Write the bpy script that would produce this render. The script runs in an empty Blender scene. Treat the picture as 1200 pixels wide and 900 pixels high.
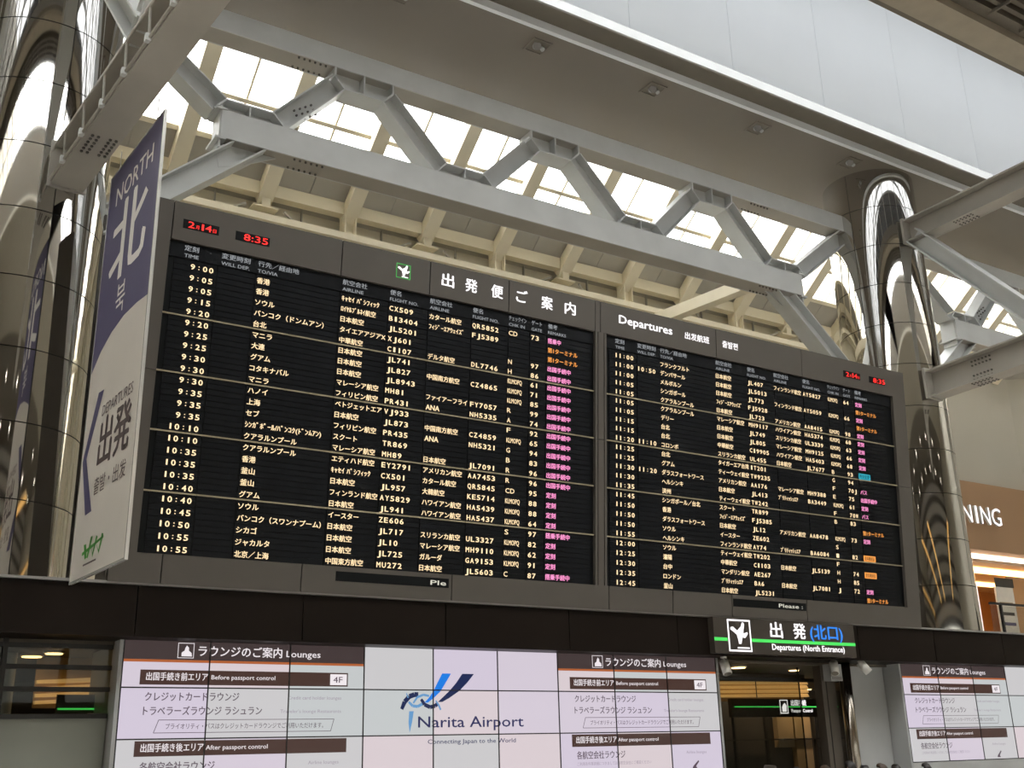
import bpy, bmesh, math, random
from mathutils import Vector, Matrix
random.seed(7)
S = bpy.context.scene
COL = S.collection
R = math.radians
CZ = 1.9

# ------------------------------------------------------------------ camera
def cam_axes(yaw, pit, rol):
    f = Vector((math.sin(yaw)*math.cos(pit), math.cos(yaw)*math.cos(pit), math.sin(pit)))
    r = Vector((math.cos(yaw), -math.sin(yaw), 0)); u = r.cross(f)
    c, s = math.cos(rol), math.sin(rol)
    return c*r+s*u, -s*r+c*u, f
cr, cu_, cf = cam_axes(R(32.80), R(18.60), R(-1.42))
cd = bpy.data.cameras.new('camera'); cam = bpy.data.objects.new('camera', cd); COL.objects.link(cam)
cd.sensor_fit = 'HORIZONTAL'; cd.sensor_width = 36; cd.lens = 1282/1200*36
cd.clip_start = .1; cd.clip_end = 500
M4 = Matrix(((cr.x, cu_.x, -cf.x, 0), (cr.y, cu_.y, -cf.y, 0), (cr.z, cu_.z, -cf.z, 0), (0, 0, 0, 1)))
M4.translation = (0, 0, CZ); cam.matrix_world = M4
S.camera = cam

# ------------------------------------------------------------------ sky and exposure
w = bpy.data.worlds.new('sky'); S.world = w; w.use_nodes = True
bgn = w.node_tree.nodes['Background']
bgn.inputs[0].default_value = (1, .99, .98, 1); bgn.inputs[1].default_value = 4.6     # bright even overcast
S.view_settings.view_transform = 'Standard'; S.view_settings.look = 'None'
EXPO = 1.0
S.view_settings.exposure = EXPO; S.view_settings.gamma = 1.0; S.view_settings.use_curve_mapping = False

# ------------------------------------------------------------------ materials
def lin(c):
    return tuple(((v/255)/12.92 if v/255 <= .04045 else ((v/255+.055)/1.055)**2.4) for v in c)
def mat(name, rgb, rough=.5, metal=0., noise=.06, scale=3., bump=0., emit=None, estr=1., spec=.5):
    m = bpy.data.materials.new(name); m.use_nodes = True
    nt = m.node_tree; b = nt.nodes['Principled BSDF']
    col = rgb + (1,)
    b.inputs['Roughness'].default_value = rough; b.inputs['Metallic'].default_value = metal
    b.inputs['Specular IOR Level'].default_value = spec
    b.inputs['Base Color'].default_value = col
    if noise:
        tc = nt.nodes.new('ShaderNodeTexCoord'); n = nt.nodes.new('ShaderNodeTexNoise')
        n.inputs['Scale'].default_value = scale; n.inputs['Detail'].default_value = 5
        nt.links.new(tc.outputs['Object'], n.inputs['Vector'])
        r = nt.nodes.new('ShaderNodeValToRGB')
        r.color_ramp.elements[0].position = .3; r.color_ramp.elements[1].position = .7
        r.color_ramp.elements[0].color = tuple(v*(1-noise) for v in rgb)+(1,)
        r.color_ramp.elements[1].color = tuple(min(1, v*(1+noise)) for v in rgb)+(1,)
        nt.links.new(n.outputs['Fac'], r.inputs['Fac']); nt.links.new(r.outputs['Color'], b.inputs['Base Color'])
        if bump:
            bp = nt.nodes.new('ShaderNodeBump'); bp.inputs['Strength'].default_value = bump
            bp.inputs['Distance'].default_value = .01
            nt.links.new(n.outputs['Fac'], bp.inputs['Height']); nt.links.new(bp.outputs['Normal'], b.inputs['Normal'])
    if emit:
        b.inputs['Emission Color'].default_value = emit+(1,); b.inputs['Emission Strength'].default_value = estr
    return m
def glow(name, srgb, k=1.0, base=.02):
    c = lin(srgb); k = k/2**EXPO; return mat(name, (base, base, base), .6, noise=0, emit=c, estr=k, spec=.2)
def glassmat(name, tint, refl=.08, rough=0.):
    m = bpy.data.materials.new(name); m.use_nodes = True; nt = m.node_tree; nt.nodes.clear()
    o = nt.nodes.new('ShaderNodeOutputMaterial'); mx = nt.nodes.new('ShaderNodeMixShader')
    t = nt.nodes.new('ShaderNodeBsdfTransparent'); g = nt.nodes.new('ShaderNodeBsdfGlossy')
    t.inputs[0].default_value = tint+(1,); g.inputs['Roughness'].default_value = rough
    mx.inputs[0].default_value = refl
    nt.links.new(t.outputs[0], mx.inputs[1]); nt.links.new(g.outputs[0], mx.inputs[2]); nt.links.new(mx.outputs[0], o.inputs[0])
    return m
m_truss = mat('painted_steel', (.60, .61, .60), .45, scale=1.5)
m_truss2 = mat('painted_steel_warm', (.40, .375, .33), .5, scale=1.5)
m_bolt = mat('bolt', (.12, .11, .1), .5)
m_cream = mat('cream_steel', (.83, .755, .58), .55, scale=1.)
m_creamwall = mat('cream_panel', (.68, .62, .48), .6, scale=.7)
m_roofp = mat('roof_panel', (.42, .395, .34), .6, scale=.8)
m_soffit = mat('soffit_paint', (.185, .16, .13), .6, scale=.25, noise=.05)
m_dsoffit = mat('soffit_dark', (.17, .15, .12), .6)
m_white = mat('white_panel', (.80, .83, .86), .5, scale=.4, noise=.02)
m_lip = mat('aluminium_lip', (.8, .8, .78), .25, metal=.6, noise=.03)
m_steel = mat('mirror_steel', (.60, .585, .555), .045, metal=1., noise=.02, scale=.6)
m_joint = mat('dark_joint', (.02, .018, .016), .6, noise=0)
m_frame = mat('board_frame', (.094, .083, .072), .45, scale=2., noise=.04, spec=.3)
m_black = mat('board_black', (.005, .006, .007), .4, noise=0, spec=.15)
m_flap = mat('flap_black', (.007, .008, .010), .4, noise=.2, scale=4., spec=.15)
m_gold = mat('divider_brass', (.42, .36, .24), .35, metal=.3, noise=.05)
m_fascia = mat('fascia_brown', (.013, .0095, .0075), .4, scale=.8, noise=.15, spec=.07)
m_ledge = mat('ledge_grey', (.25, .24, .23), .4)
m_case = mat('grey_casing', (.42, .43, .43), .5, scale=1.)
m_floor = mat('floor_stone', (.60, .57, .52), .3, scale=2., noise=.1)
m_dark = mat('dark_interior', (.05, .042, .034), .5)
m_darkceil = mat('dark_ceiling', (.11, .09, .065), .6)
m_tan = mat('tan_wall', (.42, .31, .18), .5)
m_goldslat = mat('gold_slat_glow', (.75, .60, .36), .4, emit=lin((205, 160, 95)), estr=.35, noise=.05)  # emission stands in for warm lamps shining on the slats
m_brownf = mat('dining_fascia', (.36, .215, .115), .55, scale=.6, noise=.03)
m_orange = mat('orange_wall', (.55, .30, .13), .5, noise=.04)
m_greyw = mat('grey_plaster', (.50, .47, .40), .6, scale=.5, noise=.03)
m_stripeL = mat('spandrel_light', (.62, .60, .56), .5)
m_stripeD = mat('spandrel_dark', (.05, .045, .04), .4)
m_hallceil = mat('hall_ceiling', (.16, .14, .11), .6)
m_rubber = mat('black_rubber', (.02, .02, .02), .6, noise=0)
m_glass = glassmat('pane_glass', (.97, .98, .98), .05)
m_sglass = glassmat('smoked_glass', (.72, .73, .70), .02)
m_frost = mat('frosted_film', (.19, .195, .165), .35, noise=.1, scale=.8)
m_lampw = glow('lamp_white', (255, 246, 225), 9)
m_lampwarm = glow('lamp_warm', (255, 205, 130), 6)
m_spotcan = mat('white_can', (.72, .71, .67), .4)
L_amber = glow('flap_amber', (255, 224, 176), 1.35)
L_pink = glow('flap_pink', (255, 150, 205), 1.35)
L_orange = glow('flap_orange', (255, 165, 75), 1.1)
L_cyan = glow('flap_cyan', (40, 190, 215), .8)
L_head = glow('header_grey', (168, 172, 176), .9)
L_white = glow('title_white', (255, 250, 252), 1.5)
L_red = glow('led_red', (255, 45, 40), 1.8)
L_green = glow('sign_green', (70, 215, 90), 1.2)
L_blue = glow('sign_blue', (45, 140, 250), 1.1)
L_dim = glow('led_text', (225, 222, 205), 1.0)

# ------------------------------------------------------------------ mesh helper
class MB:
    def __init__(s): s.v = []; s.f = []; s.mi = []; s.mats = []
    def mid(s, m):
        if m not in s.mats: s.mats.append(m)
        return s.mats.index(m)
    def add(s, vs, fs, m):
        n = len(s.v); k = s.mid(m); s.v += [tuple(v) for v in vs]
        s.f += [tuple(i+n for i in f) for f in fs]; s.mi += [k]*len(fs); return s
    def box(s, a, b, m, mtx=None):
        x0, y0, z0 = a; x1, y1, z1 = b
        vs = [Vector(p) for p in ((x0,y0,z0),(x1,y0,z0),(x1,y1,z0),(x0,y1,z0),(x0,y0,z1),(x1,y0,z1),(x1,y1,z1),(x0,y1,z1))]
        if mtx: vs = [mtx @ v for v in vs]
        return s.add(vs, [(0,3,2,1),(4,5,6,7),(0,1,5,4),(1,2,6,5),(2,3,7,6),(3,0,4,7)], m)
    def prism(s, pts, d, m):            # closed polygon pts extruded by vector d
        n = len(pts); d = Vector(d); a = [Vector(p) for p in pts]; b = [p+d for p in a]
        return s.add(a+b, [tuple(range(n))[::-1], tuple(range(n, 2*n))]+[(i, (i+1)%n, n+(i+1)%n, n+i) for i in range(n)], m)
    def bar(s, p0, p1, up, w, h, m):    # rectangular bar, w across, h along up
        p0 = Vector(p0); p1 = Vector(p1); d = (p1-p0); L = d.length; d.normalize()
        up = Vector(up); sd = d.cross(up).normalized(); up = sd.cross(d).normalized()
        q = [(-w/2,-h/2),(w/2,-h/2),(w/2,h/2),(-w/2,h/2)]
        vs = [p0+sd*a+up*b for a, b in q]+[p1+sd*a+up*b for a, b in q]
        return s.add(vs, [(0,1,2,3),(7,6,5,4),(0,4,5,1),(1,5,6,2),(2,6,7,3),(3,7,4,0)], m)
    def hbeam(s, p0, p1, up, w, h, m, t=.035):   # two flanges (width w) separated along up by h, and a web
        p0 = Vector(p0); p1 = Vector(p1); d = (p1-p0).normalized(); up = Vector(up)
        sd = d.cross(up).normalized(); up = sd.cross(d).normalized()
        for sg in (1, -1): s.bar(p0+up*sg*(h/2-t/2), p1+up*sg*(h/2-t/2), up, w, t, m)
        return s.bar(p0, p1, up, t*.8, h-2*t, m)
    def cyl(s, p0, p1, r0, r1, m, n=16, cap=True):
        p0 = Vector(p0); p1 = Vector(p1); d = (p1-p0).normalized()
        a = d.orthogonal().normalized(); b = d.cross(a)
        vs = [p0+(a*math.cos(2*math.pi*i/n)+b*math.sin(2*math.pi*i/n))*r0 for i in range(n)]
        vs += [p1+(a*math.cos(2*math.pi*i/n)+b*math.sin(2*math.pi*i/n))*r1 for i in range(n)]
        fs = [(i, (i+1)%n, n+(i+1)%n, n+i) for i in range(n)]
        if cap: fs += [tuple(range(n))[::-1], tuple(range(n, 2*n))]
        return s.add(vs, fs, m)
    def mesh(s, name):
        me = bpy.data.meshes.new(name); me.from_pydata(s.v, [], s.f)
        for m in s.mats: me.materials.append(m)
        me.polygons.foreach_set('material_index', s.mi); me.update(); return me
    def build(s, name, parent=None, smooth=False, fix=True, **props):
        me = s.mesh(name)
        if fix:
            bm = bmesh.new(); bm.from_mesh(me); bmesh.ops.recalc_face_normals(bm, faces=bm.faces); bm.to_mesh(me); bm.free()
        if smooth:
            for p in me.polygons: p.use_smooth = True
        return put(name, me, parent, **props)
def put(name, me, parent=None, loc=None, **props):
    o = bpy.data.objects.new(name, me); COL.objects.link(o)
    if parent:
        o.parent = parent
        o.matrix_parent_inverse = Matrix.Translation(-wpos(parent))
    if loc: o.location = loc
    for k, v in props.items(): o[k] = v
    return o
WP = {}
def wpos(o): return WP.get(o.name, Vector((0, 0, 0)))
def thing(name, label, cat, loc=(0, 0, 0), group=None):
    o = bpy.data.objects.new(name, None); COL.objects.link(o); o.location = loc; o.empty_display_size = .2
    o['label'] = label; o['category'] = cat; WP[o.name] = Vector(loc)
    if group: o['group'] = group
    return o
def struct(name, mb=None, **k):
    if mb: return mb.build(name, None, kind='structure', **k)
    o = bpy.data.objects.new(name, None); COL.objects.link(o); o['kind'] = 'structure'; WP[o.name] = Vector((0,0,0)); return o
def copy_tree(o, loc_shift, parent=None):
    c = o.copy(); COL.objects.link(c)
    if parent: c.parent = parent
    else: c.location = o.location + Vector(loc_shift); WP[c.name] = Vector(c.location)
    for ch in list(o.children): copy_tree(ch, loc_shift, c)
    return c

# ------------------------------------------------------------------ lettering
TC = {}
def glyphs(body, bold):
    k = (body, bold)
    if k in TC: return TC[k]
    cu = bpy.data.curves.new('lettering', 'FONT'); cu.body = body; cu.size = 1; cu.resolution_u = 2
    o = bpy.data.objects.new('lettering', cu); COL.objects.link(o)
    bpy.context.view_layer.update()
    me = o.to_mesh()
    vs = [(v.co.x, v.co.y) for v in me.vertices]; fs = [tuple(p.vertices) for p in me.polygons]
    o.to_mesh_clear(); bpy.data.objects.remove(o); bpy.data.curves.remove(cu)
    xs = [v[0] for v in vs] or [0]; TC[k] = (vs, fs, min(xs), max(xs)); return TC[k]
class Plane:
    def mono(s, mb, body, a, base, h, m, pitch, gw, c):
        for i, ch in enumerate(body):
            k = {'1': .30, ':': .22, 'I': .5, 'J': .85}.get(ch, 1.)
            x = a+i*pitch+gw*(1-k)/2
            s.text(mb, ch, x, base if ch != ':' else base-.012, h if ch != ':' else h, m, w=gw*k, c=c, bold=.03, cjk=False)
    """flat frame: o origin, u to the right, v down, n towards the reader"""
    def __init__(s, o, u, v, n): s.o, s.u, s.v, s.n = Vector(o), Vector(u), Vector(v), Vector(n)
    def p(s, a, b, c=0.): return s.o+s.u*a+s.v*b+s.n*c
    def rect(s, mb, a0, b0, a1, b1, m, c=.002, t=.002):
        return mb.prism([s.p(a0,b0,c), s.p(a1,b0,c), s.p(a1,b1,c), s.p(a0,b1,c)], s.n*t, m)
    def poly(s, mb, pts, m, c=.002):
        mb.add([s.p(a, b, c) for a, b in pts], [tuple(range(len(pts)))], m)
    def outline(s, mb, a0, b0, a1, b1, th, m, c=.003):
        s.rect(mb, a0, b0, a1, b0+th, m, c); s.rect(mb, a0, b1-th, a1, b1, m, c)
        s.rect(mb, a0, b0, a0+th, b1, m, c); s.rect(mb, a1-th, b0, a1, b1, m, c)
    def text(s, mb, body, a, base, h, m, w=None, cjk=None, bold=.012, c=.006, align='L', shear=0.):
        """a,base = left end of the baseline; h = capital / glyph height; w = exact width"""
        vs, fs, x0, x1 = glyphs(body, bold)
        if not fs: return
        if cjk is None: cjk = any(ord(ch) > 0x2000 for ch in body)
        em = h/.88 if cjk else h/.73
        sx = em if w is None else w/(x1-x0)
        dy = .09*em if cjk else 0
        if align == 'R': a = a-(x1-x0)*sx
        if align == 'C': a = a-(x1-x0)*sx/2
        b = abs(bold)*em*.8
        for i, (ex, ey) in enumerate(((-b, 0), (b, 0), (0, b)) if bold > .003 else ((0, 0),)):
            mb.add([s.p(a+(x-x0)*sx+ex, base-dy-y*em-ey, c+i*.0002) for x, y in vs], fs, m)
PLANE_ICON = [(.10,.24),(.22,.22),(.42,.36),(.62,.20),(.68,.06),(.76,.05),(.80,.12),(.74,.34),(.72,.46),(.92,.40),(.95,.46),(.80,.62),(.66,.60),(.60,.78),(.58,.84),(.46,.84),(.44,.70),(.38,.50),(.22,.40),(.08,.32)]

# ================================================================== STRUCTURE
Hx0, Hx1, Hy0 = -11.0, 42.0, -24.0
mb = MB(); mb.box((Hx0, Hy0, -.2), (Hx1, 31, 0), m_floor); fl = struct('floor', mb)
# upper floor slab that carries the board and the columns
mb = MB(); mb.box((Hx0, 15.6, 3.62), (Hx1, 31, 4.18), m_floor); struct('floor.001', mb)
# fascia: dark glossy panels with a thin ledge
fa = struct('trim_1')
mb = MB(); mb.box((Hx0, 15.40, 4.19), (Hx1, 15.75, 4.225), m_ledge); mb.build('ledge', fa)
pb = MB(); pb.box((0, 0, 0), (2.385, .12, .655), m_fascia); pme = pb.mesh('fascia_panel')
n = int((Hx1-Hx0)/2.4)
for i in range(n+1): put('fascia_panel', pme, fa, (Hx0+i*2.4+.4, 15.45, 3.53))
mb = MB(); mb.box((Hx0, 15.45, 3.50), (Hx1, 16.2, 3.53), m_fascia); mb.build('soffit_strip', fa)

# high soffit with a lip coloured white to stand for sky glare (ceiling in front of the rear skylight)
so = struct('ceiling')
mb = MB(); mb.box((Hx0, 15.68, 16.1), (Hx1, 19.42, 16.3), m_soffit); mb.build('soffit', so)
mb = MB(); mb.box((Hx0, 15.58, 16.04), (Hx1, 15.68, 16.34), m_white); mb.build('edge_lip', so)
mb = MB(); mb.box((Hx0, 15.10, 16.22), (Hx1, 15.64, 16.34), m_dsoffit); mb.build('gutter', so)
mb = MB(); mb.box((Hx0, 15.05, 16.20), (Hx1, 15.10, 16.42), m_lip); mb.build('gutter_lip', so)
mb = MB(); mb.box((Hx0, 15.4, 16.35), (Hx1, 19.5, 16.75), m_roofp); mb.build('roof_deck', so)
# white wall panels above the soffit edge
wu = struct('wall_upper')
pb = MB(); pb.box((0, 0, 0), (2.99, .1, 6.4), m_white); pme = pb.mesh('wall_panel')
for i in range(18): put('wall_panel', pme, wu, (Hx0+.05+i*3.0, 15.22, 16.42))
# near ceiling beam, reveal and slatted ceiling towards the hall
nb = struct('ceiling.001')
mb = MB(); mb.box((Hx0, 10.85, 16.1), (Hx1, 11.45, 16.55), mat('beam_paint', (.40, .35, .27), .55)); mb.build('edge_beam', nb)
mb = MB(); mb.box((Hx0, 11.45, 16.18), (Hx1, 11.62, 16.5), m_dsoffit); mb.build('reveal', nb)
def open_cols(x): return (-1.2 < x < 5.4) or (19.8 < x < 25.4) 
segs = [(Hx0, Hx1)]
for a, b in segs:
    mb = MB(); mb.box((a, 9.5, 16.3), (b, 10.85, 16.45), m_hallceil); mb.build('ceiling_deck', nb)
mb = MB(); mb.box((Hx0, -8, 16.3), (Hx1, 2.6, 16.45), mat('hall_ceiling_pale', (.5, .47, .4), .6)); mb.build('ceiling_deck', nb)
mb = MB(); mb.box((Hx0, Hy0, 16.3), (Hx1, -8, 16.45), m_hallceil); mb.build('ceiling_deck', nb)
sb = MB()
for a, b in segs:
    y = 10.55
    while y > 9.6:
        sb.box((a, y-.09, 16.12), (b, y, 16.28), m_hallceil); y -= .22
    x = a
    while x < b: sb.box((x, 9.5, 16.06), (x+.05, 10.6, 16.13), m_hallceil); x += 1.1
sb.build('ceiling_slat', nb, kind='stuff')
# glazed strips over the column lines
for k, (a, b) in enumerate(((Hx0, 12.2), (12.3, Hx1))):
    sk = struct('window_%d' % (k+2))
    mb = MB()
    for xx in (a-.1, b): mb.box((xx, 2.5, 16.45), (xx+.1, 9.6, 18.6), m_hallceil)
    mb.box((a, 9.5, 16.45), (b, 9.6, 18.6), m_hallceil); mb.box((a, 2.5, 16.45), (b, 2.6, 18.6), m_hallceil)
    mb.build('frame', sk)
    x = a
    while x < b:
        mb = MB(); mb.box((x-.04, 2.6, 18.45), (x+.04, 9.5, 18.62), m_truss2); mb.build('mullion', sk); x += 1.3
    for j in range(5):
        mb = MB(); mb.box((a, 2.6+j*2.0, 18.5), (b, 2.68+j*2.0, 18.6), m_truss2); mb.build('mullion', sk)
    mb = MB(); mb.box((a, 2.6, 18.56), (b, 9.5, 18.58), m_glass); mb.build('pane', sk)
wl = struct('window_4')       # clerestory glazing that lights the white wall
mb = MB(); mb.box((Hx0, 11.5, 16.5), (Hx1, 11.515, 22.8), glassmat('clerestory_glass', (.5, .51, .52), .05)); mb.build('pane', wl)
x = Hx0
while x < Hx1:
    mb = MB(); mb.box((x-.04, 11.44, 16.5), (x+.04, 11.6, 22.8), m_truss2); mb.build('mullion', wl); x += 1.5
for j in range(4):
    mb = MB(); mb.box((Hx0, 11.45, 17.6+j*1.5), (Hx1, 11.58, 17.66+j*1.5), m_truss2); mb.build('mullion', wl)
mb = MB(); mb.box((Hx0, 11.3, 22.8), (Hx1, 15.4, 22.95), m_white); struct('ceiling.003', mb)

# rear sloped skylight: rafters, bars, panes; then opaque roof panels and the cream wall
sky = struct('window_1')
GT, GB, GE = Vector((0, 19.42, 16.245)), Vector((0, 21.18, 14.92)), Vector((0, 22.1, 14.22))
sl = (GB-GT).normalized(); nrm = Vector((0, sl.z*-1, sl.y)).normalized()
XR = [1.19+2.09*k for k in range(-6, 20)]
rb = MB(); a0 = GT-nrm*.19; a1 = GE-nrm*.19
rb.bar(a0, a1, nrm, .34, .30, m_cream); rb.bar(GT-nrm*.02, GE-nrm*.02, nrm, .12, .06, m_cream); rme = rb.mesh('rafter')
for x in XR: put('rafter', rme, sky, (x, 0, 0))
mid = GT+(GB-GT)*.545
mb = MB()
for P, hgt in ((mid, .10), (GB, .12), (GT, .10)):
    mb.bar(Vector((XR[0], P.y, P.z))-nrm*.04, Vector((XR[-1], P.y, P.z))-nrm*.04, nrm, hgt, .09, m_cream)
mb.build('purlin', sky)
mb2 = MB(); mb2.bar(GT-nrm*.02, GB-nrm*.02, nrm, .05, .06, m_cream); mme = mb2.mesh('mullion')
def pane_me(A, B, wx, m, t=.012):
    q = MB(); q.bar(A+sl*.05, B-sl*.05, nrm, wx, t, m); return q.mesh('pane')
pu, pl = pane_me(GT, mid, .99, m_glass), pane_me(mid, GB, .99, m_glass)
rp = MB(); rp.bar(GB+sl*.03, GE, nrm, .985, .03, m_roofp); rpm = rp.mesh('roof_panel')
for x in XR[:-1]:
    put('mullion', mme, sky, (x+1.045, 0, 0))
    for dx in (.545, 1.545):
        put('pane', pu, sky, (x+dx, 0, 0)); put('pane', pl, sky, (x+dx, 0, 0)); put('roof_panel', rpm, sky, (x+dx, 0, 0))
mb = MB(); g0 = GB+nrm*.05; g1 = GE+sl*.3+nrm*.05; mb.bar((Hx0, (g0.y+g1.y)/2, (g0.z+g1.z)/2), (Hx1, (g0.y+g1.y)/2, (g0.z+g1.z)/2), nrm, (g1-g0).length, .03, m_roofp); mb.build('roof_backing', sky)  # unseen sheet added to stop daylight leaking between the roof panels
wr = struct('wall_rear')
mb = MB(); mb.box((Hx0, 22.25, 4.18), (31.3, 22.4, 14.6), m_creamwall); mb.build('wall_sheet', wr)
mb = MB(); mb.box((Hx0, 21.75, 14.13), (31.3, 22.0, 14.40), m_cream); mb.box((Hx0, 21.75, 14.40), (31.3, 22.25, 14.44), m_cream); mb.build('ring_beam', wr)
mb = MB(); mb.box((Hx0, 21.6, 13.42), (31.3, 22.25, 13.58), m_cream); mb.box((Hx0, 21.7, 13.24), (31.3, 22.25, 13.42), m_cream)
mb.box((Hx0, 21.8, 12.5), (31.3, 22.25, 13.24), m_creamwall); mb.build('cornice', wr)
pst = MB(); pst.hbeam((0, 21.88, 4.2), (0, 21.88, 14.45), (1, 0, 0), .34, .30, m_cream, .03); psm = pst.mesh('post')
hs = MB(); hs.bar((0, 21.85, 13.85), (0, 21.85, 14.5), (0, 1, 0), .2, .2, m_cream)
hs.box((-.30, 21.75, 13.82), (.30, 22.2, 13.86), m_cream)
hs.bar((.45, 21.8, 13.83), (1.35, 22.2, 13.42), (0, 0, 1), .05, .05, m_roofp); hs.bar((-.45, 21.8, 13.83), (-1.35, 22.2, 13.42), (0, 0, 1), .05, .05, m_roofp)
hsm = hs.mesh('bracket')
ws = MB(); ws.box((-.015, 22.18, 13.4), (.015, 22.26, 14.2), m_roofp); wsm = ws.mesh('panel_joint')
for k, x in enumerate(XR):
    if x > 31: break
    if k % 2 == 0: put('post', psm, wr, (x, 0, 0))
    else: put('bracket', hsm, wr, (x, 0, 0))
    put('panel_joint', wsm, wr, (x+1.04, 0, 0))
# dining front on the upper floor, at the far right
wd = struct('wall_right')
mb = MB(); mb.box((31.3, 22.0, 10.15), (35.5, 22.3, 14.6), m_greyw); mb.build('plaster', wd)
mb = MB(); mb.prism([(35.5, 22.0, 10.15), (Hx1, 20.6, 10.15), (Hx1, 20.9, 10.15), (35.5, 22.3, 10.15)], (0, 0, 4.45), m_greyw); mb.build('plaster', wd)
mb = MB(); mb.box((30.8, 21.7, 7.78), (Hx1, 22.25, 10.05), m_brownf); mb.build('fascia_band', wd)
mb = MB(); mb.box((30.8, 22.2, 7.5), (Hx1, 27, 7.6), mat('pale_ceiling', (.8, .62, .45), .6)); mb.build('room_ceiling', wd)
mb = MB(); mb.box((30.8, 27, 4.18), (Hx1, 27.2, 7.6), m_orange); mb.build('room_wall', wd)
mb = MB(); mb.box((30.9, 22.3, 4.18), (31.2, 27, 7.6), m_orange); mb.build('room_wall', wd)
mb = MB(); mb.box((34.4, 22.6, 4.18), (Hx1, 22.9, 7.2), m_orange); mb.build('room_wall', wd)
mb = MB(); mb.box((31.6, 22.9, 7.42), (38, 23.5, 7.49), m_lampwarm); mb.box((31.6, 25.2, 7.42), (38, 25.6, 7.49), m_lampwarm); mb.build('cove_lamp', wd)
mb = MB(); mb.box((32.55, 22.7, 4.2), (32.9, 22.76, 6.9), glow('lit_panel', (255, 238, 225), 1.8)); mb.build('lit_panel', wd)
# hall ends
mb = MB(); mb.box((Hx0-.3, Hy0, 0), (Hx0, 31, 23), m_greyw); struct('wall_left', mb)
for i in range(7):
    mb = MB(); mb.box((Hx0, Hy0, 5.0+.95*i), (Hx0+.3, 14, 5.5+.95*i), m_stripeD if True else m_stripeL); struct('trim_%d' % (i+2), mb)
mb = MB(); mb.box((Hx1, Hy0, 0), (Hx1+.3, 31, 23), m_greyw); struct('wall_far_right', mb)
wf = struct('wall_front')
for z in (0, 3.9):
    mb = MB(); mb.box((Hx0, Hy0-.3, z), (Hx1, Hy0+.2, z+.7), m_stripeL); mb.build('spandrel', wf)
mb = MB(); mb.box((Hx0, Hy0-.3, 8), (Hx1, Hy0, 16.45), m_stripeD); mb.build('wall_sheet', wf)
for i in range(7):
    mb = MB(); mb.box((Hx0, Hy0, 8.6+1.15*i), (Hx1, Hy0+.3, 9.25+1.15*i), m_stripeL); mb.build('spandrel', wf)
pmb = MB(); pmb.box((-.15, Hy0-.25, 0), (.15, Hy0+.15, 8.2), m_stripeD); pm_ = pmb.mesh('mullion')
for i in range(18): put('mullion', pm_, wf, (Hx0+i*3.1, 0, 0))
mb = MB(); mb.box((Hx0, Hy0-.1, 0), (Hx1, Hy0-.08, 8), glassmat('tinted_fill_glass', (.4, .4, .38), .05)); mb.build('pane', wf)  # unseen window band, put in behind the viewer as fill light
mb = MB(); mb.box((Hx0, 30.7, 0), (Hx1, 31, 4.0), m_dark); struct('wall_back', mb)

# ================================================================== MIRRORED COLUMNS
def column(cx, label):
    t = thing('mirrored_column', label, 'column', (cx, 17, 4.18), 'mirrored steel columns')
    core = MB(); core.cyl((cx, 17, 4.18), (cx, 17, 16.1), 1.150, 1.150, m_joint, 48, False); core.build('core', t, True)
    base = MB(); base.cyl((cx, 17, 4.18), (cx, 17, 4.25), 1.2, 1.2, m_joint, 48); base.build('base_ring', t)
    key = 'steel_panel'
    if key not in COLM:
        q = MB(); n = 16; a0 = R(.35); a1 = R(90-.35); r = 1.17
        for rr in (r,):
            vs = []
            for i in range(n+1):
                a = a0+(a1-a0)*i/n
                vs += [(math.cos(a)*r, math.sin(a)*r, .008), (math.cos(a)*r, math.sin(a)*r, 1.072)]
            q.add(vs, [(2*i, 2*i+2, 2*i+3, 2*i+1) for i in range(n)], m_steel)
            vs2 = [(v[0]*.985, v[1]*.985, v[2]) for v in vs]
            # rims
            q.add([vs[0], vs[1], vs2[1], vs2[0]], [(0, 1, 2, 3)], m_joint)
            q.add([vs[-2], vs[-1], vs2[-1], vs2[-2]], [(0, 3, 2, 1)], m_joint)
        me = q.mesh(key)
        for p in me.polygons: p.use_smooth = True
        COLM[key] = me
    for k in range(11):
        for j in range(4):
            o = put(key, COLM[key], t, None)
            o.matrix_parent_inverse = Matrix.Identity(4)
            o.location = (0, 0, .05+1.08*k); o.rotation_euler = (0, 0, R(90*j+12))
    return t
COLM = {}
column(1.95, 'tall mirror-polished steel column left of the departure board, behind the hanging banner')
column(22.55, 'tall mirror-polished steel column rising behind the right end of the departure board')

# ================================================================== TRUSSES
TY, TD = 17.0, .50
def node_upper(x, m, par, zc=14.59):
    q = MB(); z0 = zc; pts = [(x-.62, z0), (x-.62, z0-.21), (x-.42, z0-.43), (x+.42, z0-.43), (x+.62, z0-.21), (x+.62, z0)]
    node(q, pts, m, x); q.build('gusset', par)
def node(q, pts, m, x):
    # web plate mid-depth, flange plates following the outline, stiffener in the middle
    yw = TY+TD/2
    q.prism([(a, yw-.015, b) for a, b in pts], (0, .03, 0), m)
    for i in range(len(pts)-1):
        (a, b), (c, d) = pts[i], pts[i+1]
        q.bar((a, TY+TD/2, b), (c, TY+TD/2, d), (c-a or .001, .0001, d-b) if False else (-(d-b), 0, (c-a)), TD-.02, .035, m)
    zt = max(p[1] for p in pts); zb = min(p[1] for p in pts)
    q.box((x-.015, TY+.02, zb), (x+.015, TY+TD-.02, zt), m)
def bolts(par, pts):
    q = MB()
    for p, d in pts: q.cyl(p, Vector(p)+Vector(d), .024, .02, m_bolt, 6)
    q.build('bolt', par, kind='stuff')
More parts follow.
